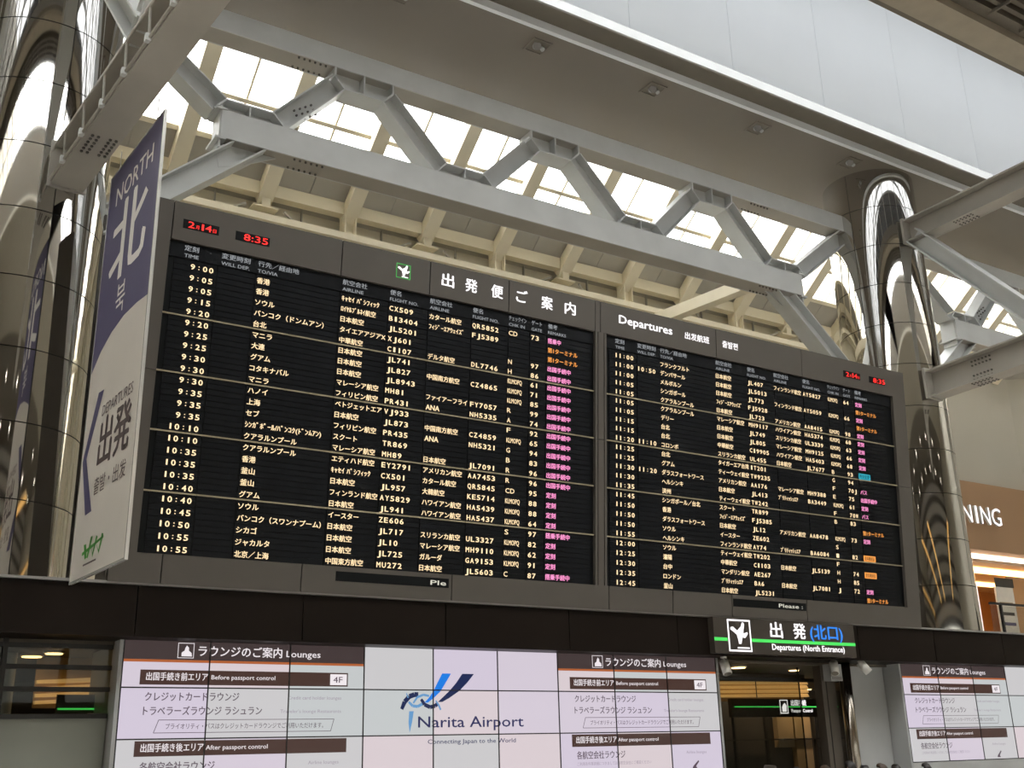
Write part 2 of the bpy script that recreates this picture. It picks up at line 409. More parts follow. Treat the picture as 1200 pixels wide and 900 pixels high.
def truss(x0, x1, label, group='main roof trusses', cut=False):
    """x0,x1: faces of the two columns"""
    c = (x0+x1)/2
    t = thing('roof_truss', label, 'truss', (c, TY, 12.4), group)
    q = MB(); q.box((x0, TY, 14.59), (x1, TY+.035, 15.03), m_truss); q.box((x0, TY+TD-.035, 14.59), (x1, TY+TD, 15.03), m_truss)
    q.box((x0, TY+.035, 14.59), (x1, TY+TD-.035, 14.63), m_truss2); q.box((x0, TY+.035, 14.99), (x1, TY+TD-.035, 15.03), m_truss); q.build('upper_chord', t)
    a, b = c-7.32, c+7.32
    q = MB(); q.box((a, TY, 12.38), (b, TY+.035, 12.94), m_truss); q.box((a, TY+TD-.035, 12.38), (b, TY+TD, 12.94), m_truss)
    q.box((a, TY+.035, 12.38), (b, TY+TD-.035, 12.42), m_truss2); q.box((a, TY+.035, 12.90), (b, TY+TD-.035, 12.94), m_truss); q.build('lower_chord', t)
    for e, sg in ((a, -1), (b, 1)):
        q = MB(); q.box((e-.02, TY+.04, 12.2), (e+.02, TY+TD-.04, 13.1), m_truss)
        q.box((e-.10, TY-.02, 12.34), (e+.10, TY+TD+.02, 12.38), m_truss); q.box((e-.10, TY-.02, 12.94), (e+.10, TY+TD+.02, 12.98), m_truss); q.build('end_plate', t)
    ups = [c-4.55, c, c+4.55]; los = [c-6.8, c-2.28, c+2.28, c+6.8]
    for x in ups:
        q = MB(); z = 14.59; node(q, [(x-.62, z), (x-.62, z-.21), (x-.42, z-.43), (x+.42, z-.43), (x+.62, z-.21), (x+.62, z)], m_truss, x); q.build('gusset', t)
    for x in los:
        q = MB(); z = 12.94; node(q, [(x-.62, z), (x-.55, z+.22), (x+.55, z+.22), (x+.72, z-.03)] if False else [(x-.66, z), (x-.45, z+.23), (x+.45, z+.23), (x+.66, z)], m_truss, x); q.build('gusset', t)
    ym = TY+TD/2
    pairs = []
    for i, x in enumerate(ups):
        pairs.append(((x-.54, 14.29), (los[i]+.56, 13.06))); pairs.append(((x+.54, 14.29), (los[i+1]-.56, 13.06)))
    pairs.append(((x0-.1, 14.55), (los[0]-.56, 13.06))); pairs.append(((x1+.1, 14.55), (los[3]+.56, 13.06)))
    for (ax, az), (bx, bz) in pairs:
        q = MB(); d = Vector((bx-ax, 0, bz-az)); up = Vector((-d.z, 0, d.x))
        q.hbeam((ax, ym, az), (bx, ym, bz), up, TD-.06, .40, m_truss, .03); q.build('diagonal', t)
    for sg, lx, cxx in ((-1, los[0], x0), (1, los[3], x1)):
        q = MB(); q.prism([(lx-.55, ym-.02, 12.38), (lx+.60, ym-.02, 12.38), (lx+sg*.1, ym-.02, 12.02), (lx+sg*.45, ym-.02, 11.9)], (0, .04, 0), m_truss)
        q.build('gusset', t)
        q = MB(); ax, az = lx-sg*.30, 12.62; bx, bz = cxx+sg*.1, 10.2
        d = Vector((bx-ax, 0, bz-az)); q.hbeam((ax, ym, az), (bx, ym, bz), (-d.z, 0, d.x), TD-.06, .42, m_truss, .03); q.build('lower_brace', t)
    bl = []
    for xx in (c-5.9, c+5.9):
        for i in range(6):
            for j in range(4):
                if j in (0, 3): bl.append(((xx+i*.11, TY+.08+j*.11, 14.60), (0, 0, -.04)))
                if j in (0, 3): bl.append(((xx+i*.11, TY+.08+j*.11, 12.39), (0, 0, -.04)))
    for i in range(4):
        for j in range(3):
            bl.append(((los[0]+1.0+i*.11-.05*j, ym-.03, 13.30+i*.075+j*.09), (0, -.03, 0)))
    bolts(t, bl)
    return t
truss(3.10, 21.40, 'grey steel zigzag truss spanning above the departure board between the two mirrored columns')
truss(23.70, 42.0, 'grey steel truss seen only at the right edge, beyond the right mirrored column')

GD = Vector((.111, -.992, .064)).normalized()
def cross_truss(x, zb, rail, label):
    t = thing('cross_truss', label, 'truss', (x, 15.9, zb), 'trusses crossing the hall from the columns')
    cx_ = 1.95 if x < 10 else 22.55; ys = 17-math.sqrt(1.17**2-(x-cx_)**2)-.012
    p = Vector((x, ys-.07, zb+.34)); q = MB(); q.hbeam(p, p+GD*13, (0, 0, 1), .48, .68, m_truss2, .04)
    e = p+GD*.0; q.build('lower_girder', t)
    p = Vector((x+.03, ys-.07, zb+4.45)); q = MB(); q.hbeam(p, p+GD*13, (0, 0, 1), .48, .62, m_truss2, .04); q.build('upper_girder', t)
    for i in range(4):
        a = Vector((x, ys-.2, zb+4.3))+GD*(6.4*i); b = Vector((x, 15.9, zb+.75))+GD*(6.4*i+3.1)
        c = Vector((x, 15.9, zb+4.3))+GD*(6.4*i+6.2)
        for (u_, v_) in ((a, b), (c, b)):
            if u_.y < 3.2 or v_.y < 3.2: continue
            q = MB(); d = v_-u_; q.hbeam(u_, v_, d.cross(Vector((1, 0, 0))), .42, .42, m_truss, .035); q.build('diagonal', t)
    q = MB(); q.box((x-.28, ys-.07, zb-.02), (x+.28, ys, zb+.75), m_truss2); q.build('end_plate', t); q = MB(); q.box((x-.25, ys-.07, zb+4.1), (x+.3, ys, zb+4.8), m_truss2); q.build('end_plate', t)
    bl = []
    for i in range(6):
        for dz in (.1, .2, .45, .55): bl.append((Vector((x-.03, 15.9, zb+dz))+GD*(1.2+i*.09), (-.03, 0, 0)))
        for dx in (-.16, -.08, .08, .16): bl.append((Vector((x+dx, 15.9, zb))+GD*(1.2+i*.09), (0, 0, -.03))); bl.append((Vector((x+.03+dx, 15.9, zb+4.14))+GD*(1.4+i*.09), (0, 0, -.03)))
    bolts(t, bl)
    if rail:
        q = MB(); s = Vector((x-.25, 15.75, zb+.06))
        q.cyl(s, s+GD*12.5, .025, .025, m_truss2, 8); q.build('lower_rail', t); q = MB()
        s2 = Vector((x-.27, 15.75, zb+.52)); q.cyl(s2, s2+GD*12.5, .018, .018, m_truss2, 8); q.build('handrail', t)
        for i in range(16):
            b = s+GD*(.6+i*.8); q = MB(); q.bar(b-Vector((0, 0, .02)), b+Vector((-.02, 0, .48)), GD, .025, .025, m_truss2)
            q.box(b-Vector((.05, .04, .05)), b+Vector((.05, .04, .05)), m_truss); q.build('rail_post', t)
    return t
cross_truss(2.335, 10.07, True, 'heavy grey girder with catwalk rail running overhead from the left mirrored column')
cross_truss(22.38, 9.80, False, 'grey girder pair with bolted brace running overhead from the right mirrored column')
# slender cream brace behind the truss
t = thing('slanted_brace', 'slanted cream steel brace rising behind the departure board to the truss', 'brace', (18.3, 21, 13.1), None)
q = MB(); q.bar((18.2, 21.6, 12.9), (18.15, 17.55, 12.55), (0, 0, 1), .3, .3, m_cream); q.build('tube', t)
q = MB(); q.box((17.95, 17.5, 12.40), (18.4, 17.56, 12.78), m_cream); q.build('end_plate', t)

# ================================================================== DOWNLIGHTS IN THE SOFFIT
def downlight(x, label):
    t = thing('recessed_spotlight', label, 'light', (x, 16.2, 16.1), 'recessed spotlights in the high soffit')
    q = MB(); r = .19
    for (a, b, c, d) in ((-r-.04, -r-.04, r+.04, -r), (-r-.04, r, r+.04, r+.04), (-r-.04, -r, -r, r), (r, -r, r+.04, r)):
        q.box((x+a, 16.2+b, 16.075), (x+c, 16.2+d, 16.099), m_soffit)
    q.build('trim_ring', t)
    q = MB(); q.box((x-r, 16.2-r, 16.088), (x+r, 16.2+r, 16.098), m_dsoffit); q.build('housing', t)
    q = MB(); q.cyl((x-.04, 16.22, 16.09), (x-.07, 16.12, 16.03), .07, .09, m_ledge, 16); q.build('reflector', t)
    q = MB(); q.cyl((x+.09, 16.2, 16.09), (x+.10, 16.16, 16.02), .04, .05, m_case, 12); q.build('knuckle', t)
for x, w_ in ((8.05, 'leftmost recessed spotlight in the brown soffit, half cut by the top edge'),
              (11.3, 'second recessed spotlight from the left in the brown soffit'),
              (14.45, 'middle recessed spotlight in the brown soffit'),
              (17.7, 'fourth recessed spotlight from the left in the brown soffit'),
              (20.95, 'recessed spotlight in the brown soffit nearest the right column')):
    downlight(x, w_)

# ================================================================== DEPARTURE BOARD
TILT = R(4.61)
BP = Plane((3.712, 15.0, 9.228), (1, 0, 0), (0, math.sin(TILT), -math.cos(TILT)), (0, -math.cos(TILT), -math.sin(TILT)))
bd = thing('departure_board', 'huge dark flight departure board with two black display fields above the ledge', 'departure board', (11.8, 15.4, 4.23))
def pbox(mb, a0, b0, a1, b1, c0, c1, m):
    mb.prism([BP.p(a0, b0, c0), BP.p(a1, b0, c0), BP.p(a1, b1, c0), BP.p(a0, b1, c0)], BP.n*(c1-c0), m)
U0, U1, V0, V1 = -.36, 16.45, -.60, 5.03
LU, RU, FW, FH = 0.0, 8.06, 7.80, 4.62
q = MB(); pbox(q, U0, V0, U1, V1, -.75, -.10, m_frame); q.build('housing', bd)
seamsT = [U0, .01, 2.725, 4.336, 5.909, 7.80, 7.92, 10.785, 13.19, U1]
for i in range(len(seamsT)-1):
    q = MB(); pbox(q, seamsT[i]+.008, V0, seamsT[i+1]-.008, -.0, -.10, .02, m_frame); q.build('frame_panel', bd)
seamsB = [U0, .35, 2.4, 4.95, 8.1, 9.55, 11.0, 13.0, U1]
for i in range(len(seamsB)-1):
    q = MB(); pbox(q, seamsB[i]+.008, FH, seamsB[i+1]-.008, V1, -.10, .02, m_frame); q.build('frame_panel', bd)
for a, b in ((U0, LU), (LU+FW, LU+FW+.055), (LU+FW+.065, RU-.065), (RU-.055, RU), (RU+7.97, U1)):
    for v0, v1 in ((0, 2.02), (2.03, FH)):
        q = MB(); pbox(q, a+.004, v0, b-.004, v1, -.10, .02, m_frame); q.build('mullion_panel', bd)
KL = 'KLMOPQ'; T1 = '第1ターミナル'; SH = '出国手続中'; TK = '定刻'; NK = '日本航空'; KJ = '航空'
rowsL = [
('9:00','','香港','ｷｬｾｲ ﾊﾟｼﾌｨｯｸ','CX509','カタール航空','QR5852','CD','73','搭乗中','p'),
('9:05','','香港','ﾛｲﾔﾙﾌﾞﾙﾈｲ航空','BI3404','ﾌｨｼﾞｰｴｱｳｪｲｽﾞ','FJ5389','','',T1,'o'),
('9:05','','ソウル',NK,'JL5201','','','','',T1,'o'),
('9:15','','バンコク（ドンムアン）','タイエアアジアX','XJ601','','','N','97',SH,'p'),
('9:20','','台北','中華航空','CI107','デルタ航空','DL7746','H','86',SH,'p'),
('9:20','','マニラ',NK,'JL741','','',KL,'61',SH,'p'),
('9:25','','大連',NK,'JL827','中国南方航空','CZ4865',KL,'71',SH,'p'),
('9:25','','グアム',NK,'JL8943','','',KL,'85',SH,'p'),
('9:30','','コタキナバル','マレーシア航空','MH81','ファイアーフライ','FY7057','R','99',SH,'p'),
('9:30','','マニラ','フィリピン航空','PR431','ANA','NH5335','A','74',SH,'p'),
('9:30','','ハノイ','ベトジェットエア','VJ933','','','F','92',SH,'p'),
('9:35','','上海',NK,'JL873','中国南方航空','CZ4859',KL,'65',SH,'p'),
('9:35','','セブ','フィリピン航空','PR435','ANA','NH5321','G','94',SH,'p'),
('9:35','','ｼﾝｶﾞﾎﾟｰﾙ/ﾊﾞﾝｺｸ(ﾄﾞﾝﾑｱﾝ)','スクート','TR869','','','B','83',SH,'p'),
('10:10','','クアラルンプール','マレーシア航空','MH89',NK,'JL7091','R','96',SH,'p'),
('10:10','','クアラルンプール','エティハド航空','EY2791','アメリカン航空','AA7453','R','96',SH,'p'),
('10:35','','香港','ｷｬｾｲ ﾊﾟｼﾌｨｯｸ','CX501','カタール航空','QR5845','CD','95',TK,'p'),
('10:35','','釜山',NK,'JL957','大韓航空','KE5714',KL,'88',TK,'p'),
('10:35','','釜山','フィンランド航空','AY5829','ハワイアン航空','HA5439',KL,'88',TK,'p'),
('10:40','','グアム',NK,'JL941','ハワイアン航空','HA5437',KL,'64',TK,'p'),
('10:40','','ソウル','イースター','ZE606','','','S','97','搭乗手続中','p'),
('10:45','','バンコク（スワンナプーム）',NK,'JL717','スリランカ航空','UL3327',KL,'82',TK,'p'),
('10:50','','シカゴ',NK,'JL10','マレーシア航空','MH9110',KL,'62',TK,'p'),
('10:55','','ジャカルタ',NK,'JL725','ガルーダ','GA9153',KL,'91',TK,'p'),
('10:55','','北京／上海','中国東方航空','MU272',NK,'JL5603','C','87','搭乗手続中','p')]
FJ = 'ﾌｨｼﾞｰｴｱｳｪｲｽﾞ'; BA = 'ﾌﾞﾘﾃｨｯｼｭｴｱ'; TW = 'ティーウェイ航空'; AA = 'アメリカン航空'; MH = 'マレーシア航空'; FI = 'フィンランド航空'
rowsR = [
('11:00','','フランクフルト',NK,'JL407',FI,'AY5827',KL,'64',TK,'p'),
('11:00','10:50','デンパサール',NK,'JL5013','','','','',T1,'o'),
('11:00','','メルボルン',NK,'JL773',FI,'AY5059',KL,'66',TK,'p'),
('11:05','','シンガポール',FJ,'FJ5928','','','','',T1,'o'),
('11:05','','クアラルンプール',NK,'JL723',AA,'AA8415',KL,'98',TK,'p'),
('11:05','','クアラルンプール',MH,'MH9117','ハワイアン航空','HA5374',KL,'68',TK,'p'),
('11:05','','デリー',NK,'JL749','スリランカ航空','UL3339',KL,'63',TK,'p'),
('11:15','','台北',NK,'JL805',MH,'MH9125',KL,'66',TK,'p'),
('11:15','','台北','中華航空','CI9905','ハワイアン航空','HA5403',KL,'68',TK,'p'),
('11:20','11:10','コロンボ','スリランカ航空','UL455',NK,'JL7677','B','93','時刻変更','c'),
('11:25','','台北','タイガーエア台湾','IT201','','','G','94','',''),
('11:25','','グアム',TW,'TW9235','','','F','70J','バス','p'),
('11:30','11:20','ダラスフォートワース',AA,'AA176',MH,'MH9388','E','75',SH,'p'),
('11:30','','ヘルシンキ',NK,'JL413',BA,'BA3449',KL,'61',TK,'p'),
('11:35','','済州',TW,'TW242','','','F','70W','バス','p'),
('11:45','','シンガポール／台北','スクート','TR899','','','B','83','',''),
('11:50','','香港',FJ,'FJ5385','','','','',T1,'o'),
('11:50','','ダラスフォートワース',NK,'JL12',AA,'AA8478',KL,'73',TK,'p'),
('11:50','','ソウル','イースター','ZE602','','','S','','',''),
('11:55','','ヘルシンキ',FI,'AY74',BA,'BA6084','I','82','使用機遅延','ob'),
('12:00','','ソウル',TW,'TW202','','','F','','',''),
('12:25','','瀋陽','中華航空','CI103',NK,'JL5139','H','74','使用機遅延','ob'),
('12:30','','台中','マンダリン航空','AE267','','','H','85','',''),
('12:35','','ロンドン',BA,'BA6',NK,'JL7081','J','72',TK,'p'),
('12:45','','釜山',NK,'JL5231','','','','',T1,'o')]
# columns: will, to, airline, flight, airline2, flight2, check-in, gate, remarks (offsets from each field's left edge)
CL = [.80, 1.372, 2.785, 3.634, 4.376, 5.215, 5.95, 6.425, 6.78]
CR = [.760, 1.318, 2.738, 3.590, 4.330, 5.175, 5.925, 6.405, 6.775]
HD = [('変更時刻','WILL DEP.',.445,.44), ('行先／経由地','TO/VIA',.665,.32), ('航空会社','AIRLINE',.43,.37), ('便名','FLIGHT NO.',.20,.52), ('航空会社','AIRLINE',.43,.37), ('便名','FLIGHT NO.',.20,.52), ('チェックイン','CHK IN',.365,.33), ('ゲート','GATE',.22,.22), ('備考','REMARKS',.20,.39)]
cells = [(.10,.74), (.76,1.33), (1.35,2.74), (2.76,3.60), (3.62,4.34), (4.36,5.18), (5.20,5.93), (5.95,6.38), (6.40,6.74), (6.76,7.72)]
HDR, PITCH = .2632, .17427
def field(U, rows, C, wid):
    q = MB(); pbox(q, U, 0, U+wid, FH, -.10, -.05, m_black); fd = q.build('display_field', bd)
    q = MB(); pbox(q, U+.02, .02, U+wid-.02, HDR-.015, -.05, -.03, m_flap)
    BP.text(q, '定刻', U+.232, .128, .085, L_head, w=.215, c=-.026); BP.text(q, 'TIME', U+.237, .229, .058, L_head, w=.215, c=-.026)
    for (j, e, wj, we), x in zip(HD, C):
        BP.text(q, j, U+x, .128, .085, L_head, w=wj, c=-.026); BP.text(q, e, U+x, .229, .058, L_head, w=we, c=-.026)
    q.build('header_strip', fd, fix=False)
    fb = MB()
    for a, b in cells:
        pbox(fb, U+a, .006, U+b, .082, -.05, -.034, m_flap); pbox(fb, U+a, .090, U+b, PITCH-.006, -.05, -.036, m_flap)
    fme = fb.mesh('flap_row')
    for i, row in enumerate(rows):
        v = HDR+PITCH*i
        o = put('flap_row', fme, fd); o.location = BP.v*v
        base = v+PITCH*.5+.050; H = .086; c = -.028
        t_, wl, to, al, fn, al2, fn2, ck, gt, rm, rc = row
        def cell(name, fn_):
            q = MB(); fn_(q); q.build(name, fd, fix=False)
        def kana(q, s, x, mx, per):
            n = len(s); full = all(ord(ch) < 0xff60 for ch in s)
            wd = n*per if full else n*.055
            if s.isascii(): wd = n*.085
            if full and s.endswith('航空') and not s.isascii(): wd = (n-2)*.105+2*.097
            BP.text(q, s, x, base+(.006 if not s.isascii() else 0), H*1.07, L_amber, w=min(wd, mx), c=c, bold=.026)
        xr = U+(.695 if U < 1 else .665)
        cell('time_lettering', lambda q: BP.mono(q, t_, xr-.0925*len(t_)+.025, base, H, L_amber, .0925, .061, c))
        if wl: cell('new_time_lettering', lambda q: BP.mono(q, wl, U+C[0], base, H, L_amber, .0925, .061, c))
        cell('destination_lettering', lambda q: kana(q, to, U+C[1], 1.30, .103))
        cell('airline_lettering', lambda q: kana(q, al, U+C[2], .80, .1))
        cell('flight_number', lambda q: BP.mono(q, fn, U+C[3], base, H, L_amber, .0915, .064, c))
        if al2:
            cell('airline_lettering', lambda q: kana(q, al2, U+C[4], .78, .1))
            cell('flight_number', lambda q: BP.mono(q, fn2, U+C[5], base, H, L_amber, .0915, .064, c))
        if ck: cell('counter_lettering', lambda q: BP.text(q, ck, U+C[6], base, H, L_amber, w=(.29 if len(ck) > 3 else (.18 if len(ck) == 2 else .075)), c=c))
        if gt: cell('gate_number', lambda q: BP.mono(q, gt, U+C[7], base, H, L_amber, .092, .064, c))
        if rm:
            wd = {2: .20, 3: .28, 4: .30, 5: .50, 7: .65}[len(rm)]
            def rem(q):
                if rc in ('c', 'ob'):
                    pbox(q, U+C[8]-.02, base-.10, U+C[8]+.34, base+.02, -.036, c, L_cyan if rc == 'c' else L_orange)
                    BP.text(q, rm, U+C[8], base+.004, H*.95, m_black, w=.31, c=c+.001)
                else:
                    BP.text(q, rm, U+C[8], base+.005, H*1.05, L_pink if rc == 'p' else L_orange, w=wd, c=c, bold=.03)
            cell('remark_lettering', rem)
    for k in range(1, 5):
        v = HDR+PITCH*5*k; q = MB(); pbox(q, U, v-.011, U+wid, v+.011, -.05, -.02, m_gold); q.build('divider_line', fd)
field(LU, rowsL, CL, FW)
field(RU, rowsR, CR, 7.97)
# title lettering and clocks
q = MB()
for ch, x in zip('出発便ご案内', (4.56, 5.02, 5.545, 6.06, 6.60, 7.11)): BP.text(q, ch, x, -.205 if ch != 'ご' else -.215, .225, L_white, w=.235, c=.024, bold=.03)
BP.text(q, 'Departures', 8.35, -.262, .165, L_white, w=1.295, c=.024, bold=.03)
BP.text(q, '出发航班', 9.97, -.245, .135, L_white, w=.63, c=.024, bold=.02)
BP.text(q, '출발편', 10.95, -.245, .135, L_white, w=.415, c=.024, bold=.02)
q.build('title_lettering', bd, fix=False)
q = MB(); BP.outline(q, 3.70, -.43, 3.96, -.18, .008, L_green, c=.022)
BP.poly(q, [(3.70+x*.26, -.43+y*.25) for x, y in PLANE_ICON], L_white, c=.026); BP.rect(q, 3.80, -.215, 3.92, -.20, L_white, .024)
q.build('takeoff_pictogram', bd)
for a, b, s, small in ((.162, .707, 0, 0), (.964, 1.508, 1, 0), (14.46, 14.99, 0, 1), (15.28, 15.79, 1, 1)):
    q = MB(); pbox(q, a, -.345, b, -.20, .0, .024, m_black); ck = q.build('led_clock', bd); q = MB()
    if s == 0:
        BP.text(q, '2', a+.076, -.222, .105, L_red, w=.095, c=.028, bold=.008); BP.text(q, '月', a+.19, -.222, .06, L_red, w=.05, c=.028, bold=0)
        BP.text(q, '1', a+.28, -.222, .105, L_red, w=.03, c=.028, bold=.008); BP.text(q, '4', a+.335, -.222, .105, L_red, w=.095, c=.028, bold=.008); BP.text(q, '日', a+.452, -.222, .06, L_red, w=.05, c=.028, bold=0)
    else: BP.text(q, '8:35', a+.13, -.222, .11, L_red, w=.385, c=.028, bold=.01)
    q.build('led_digits', ck, fix=False)
for a, b, s, x in ((2.944, 4.893, 'Ple', 4.56), (11.025, 12.975, 'Please :', 12.22)):
    q = MB(); pbox(q, a, 4.69, b, 4.835, .0, .024, m_black); ck = q.build('message_strip', bd)
    q = MB(); BP.text(q, s, x, 4.80, .075, L_dim, w=.28 if len(s) == 3 else .65, c=.028, bold=.02); q.build('led_message', ck, fix=False)

# dark post standing beside the board's left end
t = thing('dark_post', 'dark square post between the left mirrored column and the banner', 'post', (3.27, 17.3, 4.18))
q = MB(); q.box((3.17, 17.15, 4.18), (3.36, 17.5, 10.45), m_dark); q.build('shaft', t)
q = MB(); q.box((3.15, 17.13, 4.181), (3.38, 17.52, 4.24), m_ledge); q.build('base_plate', t)

# ================================================================== HANGING BANNER
bo = Vector((3.28, 14.2, 0)); bdv = Vector((-.068, .998, 0)).normalized()
BS = .894
far = (bo+bdv*2.42)*BS
BN = Plane((far.x, far.y, 1.9+(10.81-1.9)*BS), -bdv*BS, (0, 0, -BS), Vector((-.998, -.068, 0)).normalized())
bn = thing('hanging_banner', 'tall white and purple north wing departures banner hanging at the board\'s left end', 'banner', tuple(far)[:2]+(10.8,))
m_ban = mat('banner_cloth', (.66, .62, .57), .6, scale=1.2, noise=.03)
m_pur = mat('banner_purple', lin((80, 76, 114)), .55, scale=1.5, noise=.05)
m_prt = mat('banner_print', lin((88, 74, 76)), .6, noise=0)
m_whp = mat('banner_white', (.82, .80, .78), .6, noise=0)
m_grn = mat('banner_green', lin((72, 150, 60)), .6, noise=0)
q = MB(); q.prism([BN.p(0, 0, -.03), BN.p(2.42, 0, -.03), BN.p(2.42, 6.47, -.03), BN.p(0, 6.47, -.03)], BN.n*.03, m_ban); q.build('cloth', bn)
q = MB()
for a0, b0, a1, b1 in ((-.03, -.03, 2.45, 0), (-.03, 6.47, 2.45, 6.50)): BN.rect(q, a0, b0, a1, b1, m_lip, -.035, .04)
BN.rect(q, 2.42, 0, 2.45, 6.47, m_lip, -.035, .04); BN.rect(q, -.03, 0, 0, 6.47, m_lip, -.035, .04); q.build('frame', bn)
q = MB()
cv = [(2.42, 2.87), (1.95, 2.83), (1.4, 2.83), (.85, 2.92), (.4, 3.08), (0, 3.33)]
for i in range(len(cv)-1): BN.poly(q, [(cv[i][0], 0), (cv[i+1][0], 0), cv[i+1], cv[i]], m_pur, .002)
q.build('purple_field', bn)
q = MB(); BN.text(q, 'NORTH', .40, .66, .33, m_whp, w=1.70, c=.005, bold=.01)
BN.text(q, '北', .42, 2.12, 1.30, m_whp, w=1.62, c=.005, bold=.02)
BN.text(q, '북', .93, 2.72, .50, m_whp, w=.42, c=.005, bold=0)
BN.text(q, 'DEPARTURES', .80, 4.20, .17, m_prt, w=1.36, c=.005, bold=.0)
BN.text(q, '出発', .80, 4.98, .68, m_prt, w=1.38, c=.005, bold=.035)
BN.text(q, '출발・出发', .76, 5.36, .24, m_prt, w=1.40, c=.005, bold=-.002)
q.build('banner_lettering', bn, fix=False)
q = MB(); BN.poly(q, [(.52, 3.76), (.78, 3.78), (.22, 4.70), (.03, 4.71)], m_pur, .004); BN.poly(q, [(.03, 4.71), (.22, 4.70), (.75, 5.57), (.45, 5.58)], m_pur, .004); q.build('arrow_print', bn)
q = MB()
for pts in ([(.55,6.02),(.66,6.02),(.74,6.22),(.66,6.24)], [(.74,6.22),(.86,5.95),(.95,5.95),(.80,6.24)], [(.86,6.0),(1.0,6.2),(1.12,5.97),(1.18,6.0),(1.02,6.26)], [(1.12,6.06),(1.28,6.2),(1.36,5.98),(1.44,6.0),(1.30,6.25)], [(.5,6.12),(1.45,6.02),(1.45,6.06),(.5,6.17)]):
    BN.poly(q, pts, m_grn, .005)
BN.rect(q, .60, 6.30, 1.20, 6.325, m_prt, .004, .001); q.build('green_emblem', bn)
q = MB()
for yy in (.35, 2.07): 
    p = BN.p(yy, -.03, -.015); q.cyl(p, (p.x, p.y, 10.10+.064*(15.9-p.y)), .008, .008, m_truss2, 6)
q.build('hanger', bn)

# ================================================================== VIDEO WALLS
TWd, THt = 1.2085, .68
tones = [glow('screen_%d' % i, c, k) for i, (c, k) in enumerate((((228, 217, 231), .84), ((220, 218, 220), .82), ((233, 219, 224), .84), ((226, 215, 233), .84), ((213, 217, 218), .82)))]
L_brown = glow('bar_brown', (74, 52, 46), .9); L_hdr = glow('header_brown', (68, 56, 56), .9); L_or = glow('rule_orange', (176, 96, 52), 1.)
L_txt = glow('screen_text', (92, 74, 88), .9); L_txtw = glow('screen_white', (240, 232, 236), 1.); L_faint = glow('screen_faint', (165, 152, 168), .9)
L_navy = glow('logo_navy', (36, 40, 92), .9); L_nv2 = glow('logo_dark', (22, 38, 84), .9); L_bl = glow('logo_blue', (20, 122, 226), 1.); L_lb = glow('logo_light', (98, 152, 200), 1.)
tilem = []
for i, m in enumerate(tones):
    q = MB(); q.box((.006, 0, -THt+.006), (TWd-.006, .06, -.006), m); tilem.append(q.mesh('screen_tile'))
def lounge(P, u, par):
    q = MB(); c = .002
    P.rect(q, u+.01, .0, u+3.62, .30, L_hdr, c); P.rect(q, u+.01, .30, u+3.62, .335, L_or, c)
    P.outline(q, u+.745, .065, u+.975, .275, .008, L_txtw, c+.003)
    P.poly(q, [(u+.80,.25),(u+.80,.20),(u+.84,.17),(u+.85,.13),(u+.87,.10),(u+.90,.13),(u+.90,.17),(u+.94,.20),(u+.95,.25)], L_txtw, c+.004)
    P.text(q, 'ラウンジのご案内', u+1.04, .245, .14, L_txtw, w=1.25, c=c+.004, bold=.02); P.text(q, 'Lounges', u+2.36, .225, .095, L_txtw, w=.54, c=c+.004)
    P.rect(q, u+.25, .44, u+3.36, .64, L_brown, c); P.rect(q, u+3.07, .46, u+3.34, .62, L_txtw, c+.003)
    P.text(q, '4F', u+3.12, .585, .09, L_txt, w=.15, c=c+.007)
    P.text(q, '出国手続き前エリア', u+.335, .585, .105, L_txtw, w=.86, c=c+.004, bold=.02); P.text(q, 'Before passport control', u+1.25, .56, .062, L_txtw, w=.95, c=c+.004)
    P.text(q, 'クレジットカードラウンジ', u+.34, .86, .115, L_txt, w=1.33, c=c+.002, bold=.02); P.text(q, 'トラベラーズラウンジ ラシュラン', u+.33, 1.05, .115, L_txt, w=1.69, c=c+.002, bold=.02)
    P.text(q, 'Credit card holder lounges', u+2.41, .83, .05, L_faint, w=.85, c=c+.002, bold=0); P.text(q, "Traveler's lounge Restaurants", u+2.3, 1.02, .05, L_faint, w=.96, c=c+.002, bold=0)
    for a, b in (((.55, 1.11), (3.15, 1.11)), ((3.15, 1.11), (3.10, 1.28)), ((3.10, 1.28), (.49, 1.28)), ((.49, 1.28), (.55, 1.11))):
        q.bar(P.p(u+a[0], a[1], c+.002), P.p(u+b[0], b[1], c+.002), P.n, .008, .002, L_txt)
    P.text(q, 'プライオリティ・パスはクレジットカードラウンジでご利用いただけます。', u+.65, 1.235, .075, L_txt, w=2.33, c=c+.002, bold=.006)
    P.rect(q, u+.25, 1.385, u+3.36, 1.585, L_brown, c)
    P.text(q, '出国手続き後エリア', u+.335, 1.53, .105, L_txtw, w=.86, c=c+.004, bold=.02); P.text(q, 'After passport control', u+1.23, 1.51, .062, L_txtw, w=.90, c=c+.004)
    P.text(q, '各航空会社ラウンジ', u+.34, 1.785, .12, L_txt, w=1.03, c=c+.002, bold=.02); P.text(q, 'Airline lounges', u+2.76, 1.74, .05, L_faint, w=.48, c=c+.002, bold=0)
    P.text(q, 'ご利用条件等詳細につきましては各航空会社にご確認ください', u+.34, 1.89, .055, L_faint, w=1.6, c=c+.002, bold=0)
    P.poly(q, [(u+2.9,1.96),(u+3.03,1.86),(u+3.05,1.88),(u+2.97,1.96),(u+3.0,2.0),(u+2.88,2.0)], L_txt, c+.002)
    return q
